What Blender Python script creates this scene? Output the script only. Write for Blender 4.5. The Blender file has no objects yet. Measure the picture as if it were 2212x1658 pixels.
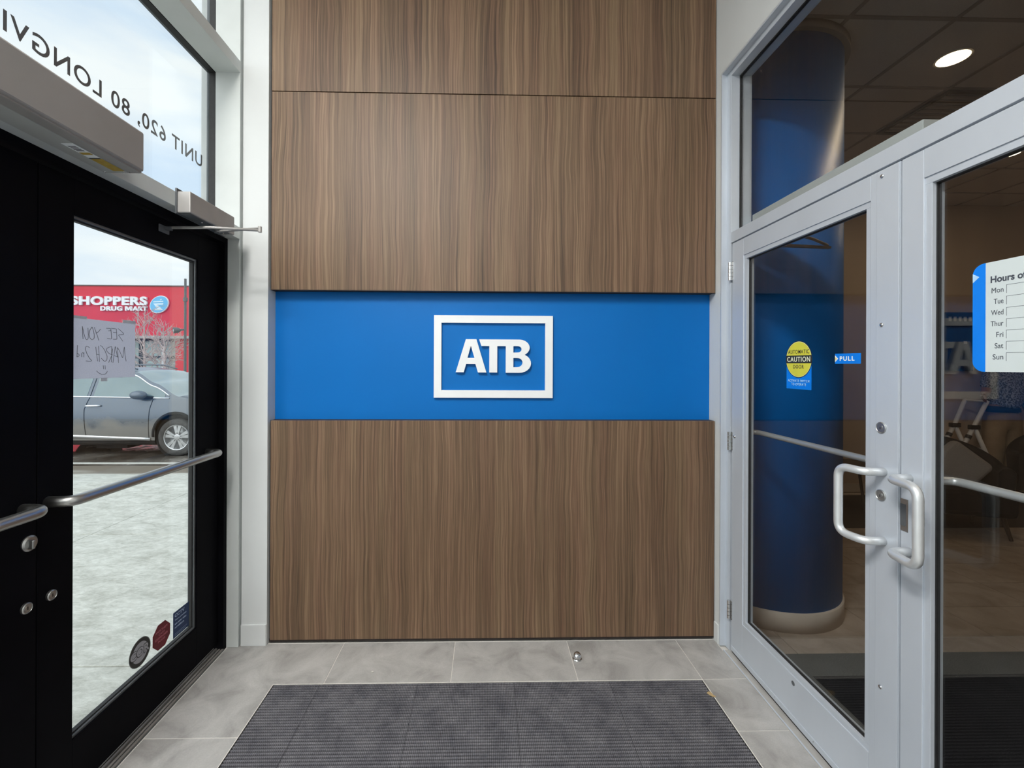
import bpy, bmesh, math, random
from mathutils import Vector, Matrix
random.seed(7)
scene = bpy.context.scene
COL = scene.collection
R = math.radians

# ------------------------------------------------------------------ camera
cam_d = bpy.data.cameras.new('camera')
cam_d.sensor_fit = 'HORIZONTAL'
cam_d.sensor_width = 36.0
cam_d.lens = 950.0 / 2212 * 36.0
cam_d.shift_x = (1106 - 1070) / 2212.0
cam_d.shift_y = -(829 - 788) / 2212.0
cam_d.clip_start = 0.02
cam_d.clip_end = 500
cam = bpy.data.objects.new('camera', cam_d)
COL.objects.link(cam)
YAW, ROLL = math.atan(20 / 950.0), R(0.22)
_f = Vector((math.sin(YAW), math.cos(YAW), 0))
_r0 = Vector((math.cos(YAW), -math.sin(YAW), 0))
_u0 = Vector((0, 0, 1))
_r = _r0 * math.cos(ROLL) + _u0 * math.sin(ROLL)
_u = _u0 * math.cos(ROLL) - _r0 * math.sin(ROLL)
cam.matrix_world = Matrix(((_r.x, _u.x, -_f.x, 0), (_r.y, _u.y, -_f.y, 0), (_r.z, _u.z, -_f.z, 1.52), (0, 0, 0, 1)))
scene.camera = cam

# ------------------------------------------------------------------ world: overcast sky
world = bpy.data.worlds.new('overcast_sky')
scene.world = world
world.use_nodes = True
nt = world.node_tree
nt.nodes.clear()
wo = nt.nodes.new('ShaderNodeOutputWorld')
wb = nt.nodes.new('ShaderNodeBackground')
wc = nt.nodes.new('ShaderNodeTexCoord')
wm = nt.nodes.new('ShaderNodeMapping')
wm.inputs['Scale'].default_value = (1.2, 1.2, 5.0)
wn = nt.nodes.new('ShaderNodeTexNoise')
wn.inputs['Scale'].default_value = 2.2
wn.inputs['Detail'].default_value = 6
wr = nt.nodes.new('ShaderNodeValToRGB')
wr.color_ramp.elements[0].position = 0.36
wr.color_ramp.elements[0].color = (0.62, 0.76, 0.94, 1)
wr.color_ramp.elements[1].position = 0.62
wr.color_ramp.elements[1].color = (0.93, 0.97, 1.0, 1)
nt.links.new(wc.outputs['Generated'], wm.inputs['Vector'])
nt.links.new(wm.outputs['Vector'], wn.inputs['Vector'])
nt.links.new(wn.outputs['Fac'], wr.inputs['Fac'])
nt.links.new(wr.outputs['Color'], wb.inputs['Color'])
wb.inputs['Strength'].default_value = 1.22
nt.links.new(wb.outputs['Background'], wo.inputs['Surface'])

sun_d = bpy.data.lights.new('veiled_sun', 'SUN')      # bright part of the overcast, very soft
sun_d.energy = 2.0; sun_d.angle = R(80); sun_d.color = (1.0, .98, .95)
sun_o = bpy.data.objects.new('veiled_sun', sun_d); COL.objects.link(sun_o)
sun_o.rotation_euler = Vector((.55, .62, -.56)).to_track_quat('-Z', 'Y').to_euler()
FILL_PANEL_W = 76.0      # each unseen fill panel added on the vestibule ceiling
LOBBY_LIGHT_W = 4.4       # each lobby downlight
scene.view_settings.view_transform = 'Standard'
scene.view_settings.look = 'None'
scene.view_settings.exposure = 0.0
scene.view_settings.gamma = 1.0
scene.view_settings.use_curve_mapping = False
try:
    scene.cycles.use_denoising = True
    scene.cycles.transparent_max_bounces = 24
    scene.cycles.max_bounces = 10
    scene.cycles.diffuse_bounces = 5
    scene.cycles.sample_clamp_indirect = 8.0
except Exception:
    pass

# ------------------------------------------------------------------ helpers
WL = {}            # world location of every object made here

def link(o):
    COL.objects.link(o)
    return o

def setp(o, label=None, cat=None, group=None, kind=None):
    if label: o['label'] = label
    if cat: o['category'] = cat
    if group: o['group'] = group
    if kind: o['kind'] = kind
    return o

def adopt(o, loc, parent):
    o.location = loc
    WL[o.name] = Vector(loc)
    if parent is not None:
        o.parent = parent
        o.matrix_parent_inverse = Matrix.Translation(-WL[parent.name])

def thing(name, loc, label, cat, group=None, kind=None):
    o = link(bpy.data.objects.new(name, None))
    o.empty_display_size = 0.1
    adopt(o, loc, None)
    return setp(o, label, cat, group, kind)

def finish(name, bm, mat, parent=None, bev=0.0, smooth=False, seg=2, auto=None):
    me = bpy.data.meshes.new(name)
    bmesh.ops.recalc_face_normals(bm, faces=bm.faces[:])
    lo = Vector((1e9,) * 3); hi = Vector((-1e9,) * 3)
    for v in bm.verts:
        for i in range(3):
            lo[i] = min(lo[i], v.co[i]); hi[i] = max(hi[i], v.co[i])
    c = (lo + hi) / 2
    bmesh.ops.translate(bm, verts=bm.verts[:], vec=-c)
    bm.to_mesh(me); bm.free()
    if smooth:
        for p in me.polygons: p.use_smooth = True
    o = link(bpy.data.objects.new(name, me))
    mats = mat if isinstance(mat, (list, tuple)) else [mat]
    for m in mats: me.materials.append(m)
    adopt(o, c, parent)
    if bev > 0:
        md = o.modifiers.new('bevel', 'BEVEL')
        md.width = bev; md.segments = seg; md.limit_method = 'ANGLE'; md.angle_limit = R(40)
    return o

def bx(bm, x0, x1, y0, y1, z0, z1):
    vs = [bm.verts.new(p) for p in ((x0, y0, z0), (x1, y0, z0), (x1, y1, z0), (x0, y1, z0), (x0, y0, z1), (x1, y0, z1), (x1, y1, z1), (x0, y1, z1))]
    for f in ((0, 3, 2, 1), (4, 5, 6, 7), (0, 1, 5, 4), (1, 2, 6, 5), (2, 3, 7, 6), (3, 0, 4, 7)):
        bm.faces.new([vs[i] for i in f])

def box(name, x0, x1, y0, y1, z0, z1, mat, parent=None, bev=0.0):
    bm = bmesh.new(); bx(bm, x0, x1, y0, y1, z0, z1)
    return finish(name, bm, mat, parent, bev)

def boxes(name, lst, mat, parent=None, bev=0.0):
    bm = bmesh.new()
    for b in lst: bx(bm, *b)
    return finish(name, bm, mat, parent, bev)

def prism(bm, pts, axis, a, b):
    """extrude polygon pts (2D) along axis from a to b; axis x:(y,z) y:(x,z) z:(x,y)"""
    def P(p, t):
        return {'x': (t, p[0], p[1]), 'y': (p[0], t, p[1]), 'z': (p[0], p[1], t)}[axis]
    n = len(pts)
    A = [bm.verts.new(P(p, a)) for p in pts]; Bv = [bm.verts.new(P(p, b)) for p in pts]
    bm.faces.new(A); bm.faces.new(Bv[::-1])
    for i in range(n):
        j = (i + 1) % n
        bm.faces.new((A[i], Bv[i], Bv[j], A[j]))

def fillet(pts, r, n=6):
    pts = [Vector(p) for p in pts]
    out = [pts[0]]
    for i in range(1, len(pts) - 1):
        a, b, c = pts[i - 1], pts[i], pts[i + 1]
        d1 = (a - b); d2 = (c - b)
        rr = min(r, d1.length * .49, d2.length * .49)
        p1 = b + d1.normalized() * rr; p2 = b + d2.normalized() * rr
        for k in range(n + 1):
            t = k / n
            out.append((1 - t) ** 2 * p1 + 2 * t * (1 - t) * b + t * t * p2)
    out.append(pts[-1])
    return out

def tube(bm, path, rad, seg=12, caps=True):
    path = [Vector(p) for p in path]
    n = len(path)
    rads = rad if isinstance(rad, (list, tuple)) else [rad] * n
    rings = []
    ref = None
    for i in range(n):
        t = (path[min(i + 1, n - 1)] - path[max(i - 1, 0)]).normalized()
        if ref is None:
            ref = Vector((0, 0, 1)) if abs(t.z) < .9 else Vector((1, 0, 0))
        ref = (ref - t * ref.dot(t)).normalized()
        b = t.cross(ref)
        rings.append([bm.verts.new(path[i] + (ref * math.cos(2 * math.pi * k / seg) + b * math.sin(2 * math.pi * k / seg)) * rads[i]) for k in range(seg)])
    for i in range(n - 1):
        for k in range(seg):
            bm.faces.new((rings[i][k], rings[i][(k + 1) % seg], rings[i + 1][(k + 1) % seg], rings[i + 1][k]))
    if caps:
        bm.faces.new(rings[0][::-1]); bm.faces.new(rings[-1])

def cyl(bm, p0, p1, r0, r1=None, seg=24):
    tube(bm, [p0, p1], [r0, r0 if r1 is None else r1], seg)

def lathe(bm, centre, axis, prof, seg=32):
    """prof: list of (radius, offset along axis)"""
    a = Vector(axis).normalized()
    ref = Vector((0, 0, 1)) if abs(a.z) < .9 else Vector((1, 0, 0))
    u = (ref - a * ref.dot(a)).normalized(); v = a.cross(u)
    c = Vector(centre)
    rings = []
    for r, h in prof:
        rings.append([bm.verts.new(c + a * h + (u * math.cos(2 * math.pi * k / seg) + v * math.sin(2 * math.pi * k / seg)) * max(r, 1e-5)) for k in range(seg)])
    for i in range(len(rings) - 1):
        for k in range(seg):
            bm.faces.new((rings[i][k], rings[i][(k + 1) % seg], rings[i + 1][(k + 1) % seg], rings[i + 1][k]))
    bm.faces.new(rings[0][::-1]); bm.faces.new(rings[-1])

def text(name, body, org, xd, yd, w, h, mat, parent, bold=0.0, thick=0.0006, spacing=1.0):
    """letters set in a plane: org = lower-left of the ink, xd/yd = reading and up directions"""
    cu = bpy.data.curves.new('txt', 'FONT')
    cu.body = body; cu.size = 1.0; cu.offset = bold; cu.space_character = spacing
    cu.resolution_u = 5
    to = link(bpy.data.objects.new('txt', cu))
    me = bpy.data.meshes.new_from_object(to.evaluated_get(bpy.context.evaluated_depsgraph_get()))
    bpy.data.objects.remove(to); bpy.data.curves.remove(cu)
    xs = [v.co.x for v in me.vertices]; ys = [v.co.y for v in me.vertices]
    x0, x1, y0, y1 = min(xs), max(xs), min(ys), max(ys)
    sy = h / (y1 - y0); sx = (w / (x1 - x0)) if w else sy
    xd = Vector(xd).normalized(); yd = Vector(yd).normalized(); n = xd.cross(yd)
    o3 = Vector(org)
    bm = bmesh.new(); bm.from_mesh(me); bpy.data.meshes.remove(me)
    ret = bmesh.ops.extrude_face_region(bm, geom=bm.faces[:])
    top = set(g for g in ret['geom'] if isinstance(g, bmesh.types.BMVert))
    for v in bm.verts:
        p = o3 + xd * ((v.co.x - x0) * sx) + yd * ((v.co.y - y0) * sy) + n * (thick if v in top else 0)
        v.co = p
    return finish(name, bm, mat, parent)

def letters(name, body, *args):
    """text() with every letter as an object of its own"""
    whole = text(name, body, *args)
    par = args[6]; base = WL[whole.name].copy(); mt = whole.data.materials[0]
    bm = bmesh.new(); bm.from_mesh(whole.data)
    todo = set(bm.verts); isl = []
    while todo:
        st = [todo.pop()]; grp = set(st)
        while st:
            v = st.pop()
            for e in v.link_edges:
                w = e.other_vert(v)
                if w in todo: todo.discard(w); grp.add(w); st.append(w)
        isl.append(grp)
    out = []
    for grp in isl:
        nb = bmesh.new(); mp = {v: nb.verts.new(v.co + base) for v in grp}
        for f in bm.faces:
            if f.verts[0] in grp: nb.faces.new([mp[v] for v in f.verts])
        out.append(finish(name, nb, mt, par))
    bm.free()
    m_ = whole.data; bpy.data.objects.remove(whole); bpy.data.meshes.remove(m_)
    return out

def copy_obj(src, loc, parent):
    c = src.copy(); COL.objects.link(c)
    adopt(c, loc, parent)
    return c

# ------------------------------------------------------------------ materials
def M(name, col, rough=.5, metal=0.0, spec=.5, **k):
    m = bpy.data.materials.new(name); m.use_nodes = True
    t = m.node_tree; b = t.nodes['Principled BSDF']
    b.inputs['Base Color'].default_value = (*col, 1)
    b.inputs['Roughness'].default_value = rough
    b.inputs['Metallic'].default_value = metal
    b.inputs['Specular IOR Level'].default_value = spec
    if 'coat' in k: b.inputs['Coat Weight'].default_value = k['coat']
    if 'emit' in k:
        b.inputs['Emission Color'].default_value = (*k['emit'], 1)
        b.inputs['Emission Strength'].default_value = k['es']
    if 'vary' in k or 'bump' in k:
        tc = t.nodes.new('ShaderNodeTexCoord')
        nz = t.nodes.new('ShaderNodeTexNoise')
        nz.inputs['Scale'].default_value = k.get('scale', 40); nz.inputs['Detail'].default_value = k.get('detail', 4)
        mp = t.nodes.new('ShaderNodeMapping'); mp.inputs['Scale'].default_value = k.get('stretch', (1, 1, 1))
        t.links.new(tc.outputs['Object'], mp.inputs['Vector']); t.links.new(mp.outputs['Vector'], nz.inputs['Vector'])
        if 'vary' in k:
            rp = t.nodes.new('ShaderNodeValToRGB')
            rp.color_ramp.elements[0].position = k.get('lo', .3); rp.color_ramp.elements[1].position = k.get('hi', .7)
            rp.color_ramp.elements[0].color = (*col, 1); rp.color_ramp.elements[1].color = (*k['vary'], 1)
            t.links.new(nz.outputs['Fac'], rp.inputs['Fac']); t.links.new(rp.outputs['Color'], b.inputs['Base Color'])
        if 'bump' in k:
            bp = t.nodes.new('ShaderNodeBump'); bp.inputs['Strength'].default_value = k['bump']; bp.inputs['Distance'].default_value = k.get('dist', .002)
            t.links.new(nz.outputs['Fac'], bp.inputs['Height']); t.links.new(bp.outputs['Normal'], b.inputs['Normal'])
    return m

def glass_mat(name, tint, refl=1.0):
    m = bpy.data.materials.new(name); m.use_nodes = True
    t = m.node_tree; t.nodes.clear()
    out = t.nodes.new('ShaderNodeOutputMaterial'); mix = t.nodes.new('ShaderNodeMixShader')
    tr = t.nodes.new('ShaderNodeBsdfTransparent'); tr.inputs['Color'].default_value = (*tint, 1)
    gl = t.nodes.new('ShaderNodeBsdfGlossy'); gl.inputs['Roughness'].default_value = 0.0
    lw = t.nodes.new('ShaderNodeLayerWeight'); lw.inputs['Blend'].default_value = .5
    pw = t.nodes.new('ShaderNodeMath'); pw.operation = 'POWER'; pw.inputs[1].default_value = 5.0
    ml = t.nodes.new('ShaderNodeMath'); ml.operation = 'MULTIPLY_ADD'; ml.inputs[1].default_value = .96 * refl; ml.inputs[2].default_value = .04 * refl
    t.links.new(lw.outputs['Facing'], pw.inputs[0]); t.links.new(pw.outputs[0], ml.inputs[0])
    t.links.new(ml.outputs[0], mix.inputs[0]); t.links.new(tr.outputs[0], mix.inputs[1]); t.links.new(gl.outputs[0], mix.inputs[2])
    t.links.new(mix.outputs[0], out.inputs['Surface'])
    return m

def wood_mat():
    m = bpy.data.materials.new('walnut_laminate'); m.use_nodes = True
    t = m.node_tree; b = t.nodes['Principled BSDF']; N = t.nodes.new; L = t.links.new
    tc = N('ShaderNodeTexCoord'); oi = N('ShaderNodeObjectInfo')
    # slow sideways drift of the grain
    mpw = N('ShaderNodeMapping'); mpw.inputs['Scale'].default_value = (2.5, 1, 1.1)
    L(tc.outputs['Object'], mpw.inputs['Vector'])
    nw = N('ShaderNodeTexNoise'); nw.inputs['Scale'].default_value = 1.6; nw.inputs['Detail'].default_value = 2
    L(mpw.outputs['Vector'], nw.inputs['Vector'])
    sub = N('ShaderNodeMath'); sub.operation = 'MULTIPLY_ADD'; sub.inputs[1].default_value = .045; sub.inputs[2].default_value = -.0225
    L(nw.outputs['Fac'], sub.inputs[0])
    sx = N('ShaderNodeSeparateXYZ'); L(tc.outputs['Object'], sx.inputs[0])
    ad = N('ShaderNodeMath'); ad.operation = 'ADD'; L(sx.outputs['X'], ad.inputs[0]); L(sub.outputs[0], ad.inputs[1])
    rn = N('ShaderNodeMath'); rn.operation = 'MULTIPLY'; rn.inputs[1].default_value = 20.0; L(oi.outputs['Random'], rn.inputs[0])
    cb = N('ShaderNodeCombineXYZ'); L(ad.outputs[0], cb.inputs['X']); L(rn.outputs[0], cb.inputs['Y']); L(sx.outputs['Z'], cb.inputs['Z'])
    def layer(sc, detail, rough):
        mp = N('ShaderNodeMapping'); mp.inputs['Scale'].default_value = sc
        L(cb.outputs[0], mp.inputs['Vector'])
        n = N('ShaderNodeTexNoise'); n.inputs['Scale'].default_value = 1.0; n.inputs['Detail'].default_value = detail; n.inputs['Roughness'].default_value = rough
        L(mp.outputs['Vector'], n.inputs['Vector'])
        return n.outputs['Fac']
    l1 = layer((7, 1, .25), 3, .5); l2 = layer((85, 1, .55), 5, .68); l3 = layer((380, 1, 2.5), 3, .7); l4 = layer((14, 1, .4), 2, .5)
    def mad(a, k, c):
        q = N('ShaderNodeMath'); q.operation = 'MULTIPLY_ADD'; L(a, q.inputs[0]); q.inputs[1].default_value = k
        if isinstance(c, float): q.inputs[2].default_value = c
        else: L(c, q.inputs[2])
        return q.outputs[0]
    s = mad(l3, .42, mad(l2, .70, mad(l1, .30, -.21)))
    rp = N('ShaderNodeValToRGB'); e = rp.color_ramp.elements
    e[0].position = .33; e[0].color = (.050, .029, .0175, 1)
    e[1].position = .70; e[1].color = (.275, .180, .112, 1)
    x = e.new(.50); x.color = (.145, .089, .053, 1)
    L(s, rp.inputs['Fac'])
    hs = N('ShaderNodeMixRGB'); hs.blend_type = 'MULTIPLY'; hs.inputs[0].default_value = .55
    r2 = N('ShaderNodeValToRGB'); r2.color_ramp.elements[0].position = .35; r2.color_ramp.elements[1].position = .65
    r2.color_ramp.elements[0].color = (1.0, .90, .88, 1); r2.color_ramp.elements[1].color = (.95, 1.0, .90, 1)
    L(l4, r2.inputs['Fac']); L(rp.outputs['Color'], hs.inputs[1]); L(r2.outputs['Color'], hs.inputs[2])
    L(hs.outputs[0], b.inputs['Base Color'])
    b.inputs['Roughness'].default_value = .50; b.inputs['Specular IOR Level'].default_value = .42
    bp = N('ShaderNodeBump'); bp.inputs['Strength'].default_value = .12; bp.inputs['Distance'].default_value = .001
    L(l3, bp.inputs['Height']); L(bp.outputs['Normal'], b.inputs['Normal'])
    return m

def tile_mat(name, a, bcol, c, rough=.45):
    m = bpy.data.materials.new(name); m.use_nodes = True
    t = m.node_tree; b = t.nodes['Principled BSDF']; N = t.nodes.new; L = t.links.new
    tc = N('ShaderNodeTexCoord'); oi = N('ShaderNodeObjectInfo')
    ml = N('ShaderNodeVectorMath'); ml.operation = 'MULTIPLY_ADD'
    cbx = N('ShaderNodeCombineXYZ')
    rr = N('ShaderNodeMath'); rr.operation = 'MULTIPLY'; rr.inputs[1].default_value = 37.0
    L(oi.outputs['Random'], rr.inputs[0])
    for i in range(3): L(rr.outputs[0], cbx.inputs[i])
    ml.inputs[1].default_value = (1, 1, 1); L(tc.outputs['Object'], ml.inputs[0]); L(cbx.outputs[0], ml.inputs[2])
    n1 = N('ShaderNodeTexNoise'); n1.inputs['Scale'].default_value = 5.5; n1.inputs['Detail'].default_value = 7; n1.inputs['Roughness'].default_value = .62; n1.inputs['Distortion'].default_value = .6
    L(ml.outputs[0], n1.inputs['Vector'])
    rp = N('ShaderNodeValToRGB'); e = rp.color_ramp.elements
    e[0].position = .32; e[0].color = (*a, 1); e[1].position = .70; e[1].color = (*c, 1); x = e.new(.5); x.color = (*bcol, 1)
    L(n1.outputs['Fac'], rp.inputs['Fac'])
    n2 = N('ShaderNodeTexNoise'); n2.inputs['Scale'].default_value = 180; n2.inputs['Detail'].default_value = 2
    L(ml.outputs[0], n2.inputs['Vector'])
    mx = N('ShaderNodeMixRGB'); mx.blend_type = 'OVERLAY'; mx.inputs[0].default_value = .12
    L(rp.outputs['Color'], mx.inputs[1]); L(n2.outputs['Fac'], mx.inputs[2]); L(mx.outputs[0], b.inputs['Base Color'])
    b.inputs['Roughness'].default_value = rough
    return m

white_wall = M('white_wall_paint', (.63, .65, .65), .6, vary=(.605, .625, .625), scale=3, bump=.04, dist=.001)
ceil_white = M('ceiling_paint', (.8, .79, .77), .8, vary=(.77, .76, .74), scale=4)
white_alum = M('white_painted_aluminium', (.58, .61, .60), .45, vary=(.55, .58, .57), scale=9)
grey_alum = M('clear_anodised_aluminium', (.58, .625, .685), .40, .25, vary=(.535, .578, .635), scale=5, stretch=(1, 1, .3))
steel = M('satin_stainless', (.52, .52, .51), .36, 1.0, vary=(.50, .50, .49), scale=30, stretch=(8, 1, 8))
pull_alum = M('satin_aluminium_tube', (.74, .76, .77), .36, .55, vary=(.68, .70, .71), scale=20)
chrome = M('polished_chrome', (.72, .72, .72), .12, 1.0, vary=(.66, .66, .66), scale=15)
black_paint = M('black_door_paint', (.003, .003, .0042), .55, spec=.04, vary=(.0045, .0045, .006), scale=6)
black_rub = M('black_gasket_rubber', (.012, .012, .013), .6, vary=(.02, .02, .02), scale=60)
dark_alum = M('dark_grey_aluminium', (.10, .11, .12), .4, .3, vary=(.13, .14, .15), scale=12)
op_paint = M('silver_grey_operator_paint', (.31, .29, .28), .45, .1, vary=(.285, .27, .26), scale=7)
closer_paint = M('aluminium_closer_paint', (.40, .39, .38), .42, .25, vary=(.36, .35, .34), scale=14)
blue_lam = M('cobalt_blue_laminate', (.001, .142, .475), .45, spec=.2, vary=(.0015, .135, .452), scale=2)
blue_col = M('deep_blue_laminate', (.002, .15, .52), .45, spec=.3, vary=(.003, .142, .49), scale=2)
sign_white = M('white_acrylic', (.84, .86, .87), .4, vary=(.80, .82, .83), scale=5)
wood = wood_mat()
dark_gap = M('dark_reveal', (.02, .014, .012), .7, vary=(.03, .02, .018), scale=30)
grout = M('pale_grout', (.72, .69, .64), .8, vary=(.62, .60, .56), scale=90)
tile = tile_mat('grey_porcelain', (.27, .262, .25), (.385, .376, .362), (.47, .46, .445))
lobby_tile = tile_mat('taupe_porcelain', (.30, .245, .20), (.40, .335, .28), (.47, .40, .34), .4)
door_glass = glass_mat('entrance_glass', (.93, .95, .94))
lobby_glass = glass_mat('lobby_glass', (.90, .91, .91), 1.0)
beige = M('beige_wall_paint', (.55, .44, .34), .6, vary=(.52, .41, .32), scale=3)
cream_base = M('cream_rubber_base', (.62, .56, .49), .5, vary=(.58, .52, .45), scale=8)
ceil_tile_m = M('mineral_fibre_tile', (.60, .53, .46), .9, vary=(.54, .48, .41), scale=140)
tbar_m = M('ceiling_tee_bar', (.33, .28, .24), .6, vary=(.30, .26, .22), scale=12)
ink = M('grey_ink', (.05, .05, .06), .7, vary=(.17, .17, .19), scale=90)
vinyl_grey = M('grey_vinyl', (.12, .115, .13), .6, vary=(.14, .135, .15), scale=30)
yellow = M('caution_yellow', (.72, .68, .05), .5, vary=(.68, .64, .05), scale=30)
print_black = M('black_print', (.02, .02, .018), .5, vary=(.03, .03, .028), scale=40)
print_blue = M('bright_blue_print', (.0, .21, .83), .45, vary=(.0, .20, .79), scale=12)
print_white = M('white_print', (.86, .89, .90), .5, vary=(.82, .85, .86), scale=20)
navy = M('navy_print', (.006, .030, .105), .5, vary=(.008, .036, .12), scale=25)
maroon = M('maroon_print', (.13, .004, .012), .5, vary=(.16, .006, .016), scale=25)

# ------------------------------------------------------------------ STRUCTURE: vestibule floor
MX0, MX1, MY0, MY1 = -1.003, 1.052, 0.30, 2.108
fl = setp(box('floor', -1.50, 1.45, -1.30, 2.60, -.16, -.010, grout), 'pale grey porcelain tiled floor of the entrance vestibule', 'floor', kind='structure')
boxes('grout_bed', [(-1.39, MX0, -1.2, 2.425, -.010, -.0015), (MX1, 1.275, -1.2, 2.425, -.010, -.0015), (MX0, MX1, MY1, 2.425, -.010, -.0015), (MX0, MX1, -1.2, MY0, -.010, -.0015)], grout, fl)
G = .0018
def floor_tile(x0, x1, y0, y1):
    box('tile', x0 + G, x1 - G, y0 + G, y1 - G, -.008, 0, tile, fl, .0008)
xs = [-.768, -.164, .450, 1.056, 1.272]
for a, b in zip(xs, xs[1:]): floor_tile(a, b, 2.113, 2.418)
bm = bmesh.new()
prism(bm, [(-1.381, 1.814), (MX0 - .002, 1.814), (MX0 - .002, MY1 + .005), (-.770, MY1 + .005), (-.770, 2.416), (-1.381, 2.416)], 'z', -.008, 0)
finish('tile', bm, tile, fl, .0008)
y = 1.812
while y > -1.1:
    floor_tile(-1.383, MX0, y - .608, y); y -= .608
y = 2.113
while y > -1.1:
    floor_tile(1.056, 1.272, y - .303, y); y -= .303
y = .298
while y > -1.1:
    for a, b in zip([-1.003, -.768, -.164, .45], [-.768, -.164, .45, 1.056]): floor_tile(a, b, y - .303, y)
    y -= .303

# ------------------------------------------------------------------ STRUCTURE: walls and ceiling of the vestibule
CZ = 4.0
wb_ = setp(box('wall_back', -1.50, 1.45, 2.505, 2.66, -.10, CZ + .1, white_wall), 'back wall clad in walnut boards around a recessed blue band', 'wall', kind='structure')
PX0, PX1 = -1.181, 1.277
def wood_panel(z0, z1, label):
    o = box('wood_panel', PX0 + .010, PX1 - .005, 2.42, 2.438, z0, z1, wood, wb_, .0008)
    o['label'] = label
    return o
wood_panel(.018, 1.213, 'walnut panel below the blue band')
wood_panel(1.926, 3.004, 'walnut panel above the blue band')
wood_panel(3.009, CZ - .01, 'topmost walnut panel running up to the ceiling')
boxes('reveal', [(PX0, PX1, 2.4385, 2.505, 0.0, 1.2125), (PX0, PX1, 2.4385, 2.505, 1.9262, CZ), (PX0 + .006, PX1 - .003, 2.4215, 2.4383, 1.9235, 1.9262), (PX0 + .001, PX1, 2.428, 2.4385, .004, .018)], dark_gap, wb_)
box('blue_panel', PX0 + .001, PX1 - .001, 2.488, 2.5045, 1.2126, 1.9261, blue_lam, wb_)

wl = setp(boxes('wall_left', [(-1.316, PX0, 2.405, 2.505, -.02, CZ), (-1.55, -1.315, 2.42, 2.505, -.02, CZ)], white_wall), 'narrow white wall strip between the entrance frame and the walnut panels', 'wall', kind='structure')
wr_ = setp(boxes('wall_right', [(1.277, 1.44, 2.372, 2.505, -.02, CZ), (1.277, 1.44, -1.2, 2.372, 3.108, CZ), (1.277, 1.44, -1.2, .42, -.02, 3.11)], white_wall), 'white wall around the silver lobby door frame', 'wall', kind='structure')
setp(box('wall_front', -1.55, 1.45, -1.32, -1.2, -.1, CZ + .1, white_wall), 'white wall behind the viewer closing the vestibule', 'wall', kind='structure')
setp(box('ceiling', -1.55, 1.45, -1.32, 2.66, CZ, CZ + .15, ceil_white), 'high white ceiling of the vestibule', 'ceiling', kind='structure')
setp(box('baseboard_left', -1.318, PX0 - .002, 2.398, 2.406, 0, .114, white_wall, bev=.002), 'short white baseboard at the foot of the narrow wall strip', 'baseboard', kind='structure')
setp(box('baseboard_right', 1.270, 1.278, 2.376, 2.419, 0, .105, white_wall, bev=.002), 'short white baseboard between walnut panel and silver door frame', 'baseboard', kind='structure')

# unseen ceiling light panels, added behind the viewer to fill the vestibule
fill_m = M('fill_panel_lens', (.9, .9, .88), .4, emit=(1, .95, .88), es=6.0, vary=(.88, .88, .86), scale=3)
def fill_panel(x, y, label):
    t = thing('fill_light', (x, y, CZ), label, 'light', 'added vestibule fill lights')
    box('lens', x - .28, x + .28, y - .28, y + .28, CZ - .012, CZ - .002, fill_m, t)
    boxes('frame', [(x - .31, x - .28, y - .31, y + .31, CZ - .018, CZ), (x + .28, x + .31, y - .31, y + .31, CZ - .018, CZ), (x - .28, x + .28, y - .31, y - .28, CZ - .018, CZ), (x - .28, x + .28, y + .28, y + .31, CZ - .018, CZ)], white_alum, t)
    ld = bpy.data.lights.new('fill_area_light', 'AREA'); ld.shape = 'SQUARE'; ld.size = .54
    ld.energy = FILL_PANEL_W; ld.color = (1, .97, .93)
    lo = link(bpy.data.objects.new('fill_area_light', ld))
    adopt(lo, (x, y, CZ - .022), t)
fill_panel(-.98, -.20, 'unseen square fill light added on the vestibule ceiling behind the viewer')
fill_panel(-.98, -.85, 'second unseen square fill light added behind the first one')

# ------------------------------------------------------------------ STRUCTURE: entrance storefront on the left
XI, XG = -1.325, -1.495        # inner face of the bars, plane of the fixed glass
setp(boxes('trim_1', [(-1.456, XI, 2.389, 2.420, 0, CZ)], white_alum, bev=.0015), 'white upright mullion beside the walnut wall on the entrance side', 'door frame', kind='structure')
setp(boxes('trim_2', [(-1.456, XI, .40, 2.389, 2.190, 2.254)], white_alum, bev=.0015), 'white header bar above the black entrance doors', 'door frame', kind='structure')
setp(boxes('trim_3', [(-1.456, XI, -1.2, 2.389, 3.083, 3.145)], white_alum, bev=.0015), 'white crossbar between the two windows above the entrance doors', 'window frame', kind='structure')
setp(boxes('trim_4', [(-1.456, XI, .34, .40, 0, 3.083)], white_alum, bev=.0015), 'white upright mullion at the near side of the entrance doors', 'door frame', kind='structure')
# windows: dark outer frame, pane
def window(n, y0, y1, z0, z1, label, near=True):
    t = thing('window_%d' % n, (XG, (y0 + y1) / 2, z0), label, 'window', kind='structure')
    boxes('window_frame', [(-1.506, -1.457, y0, y1, z1 - .018, z1), (-1.506, -1.457, y0, y1, z0, z0 + .018), (-1.506, -1.457, y1 - .012, y1, z0 + .018, z1 - .018), (-1.506, -1.457, y0, y0 + .012, z0 + .018, z1 - .018)], dark_alum, t)
    boxes('gasket', [(-1.489, -1.458, y0 + .012, y1 - .012, z1 - .024, z1 - .018), (-1.489, -1.458, y0 + .012, y1 - .012, z0 + .018, z0 + .024), (-1.489, -1.458, y1 - .018, y1 - .012, z0 + .024, z1 - .024), (-1.489, -1.458, y0 + .012, y0 + .018, z0 + .024, z1 - .024)], black_rub, t)
    box('pane', XG - .004, XG + .004, y0 + .012, y1 - .012, z0 + .018, z1 - .018, door_glass, t)
    return t
window(1, .40, 2.408, 2.230, 3.105, 'large window pane above the entrance doors with mirrored grey lettering')
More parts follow.
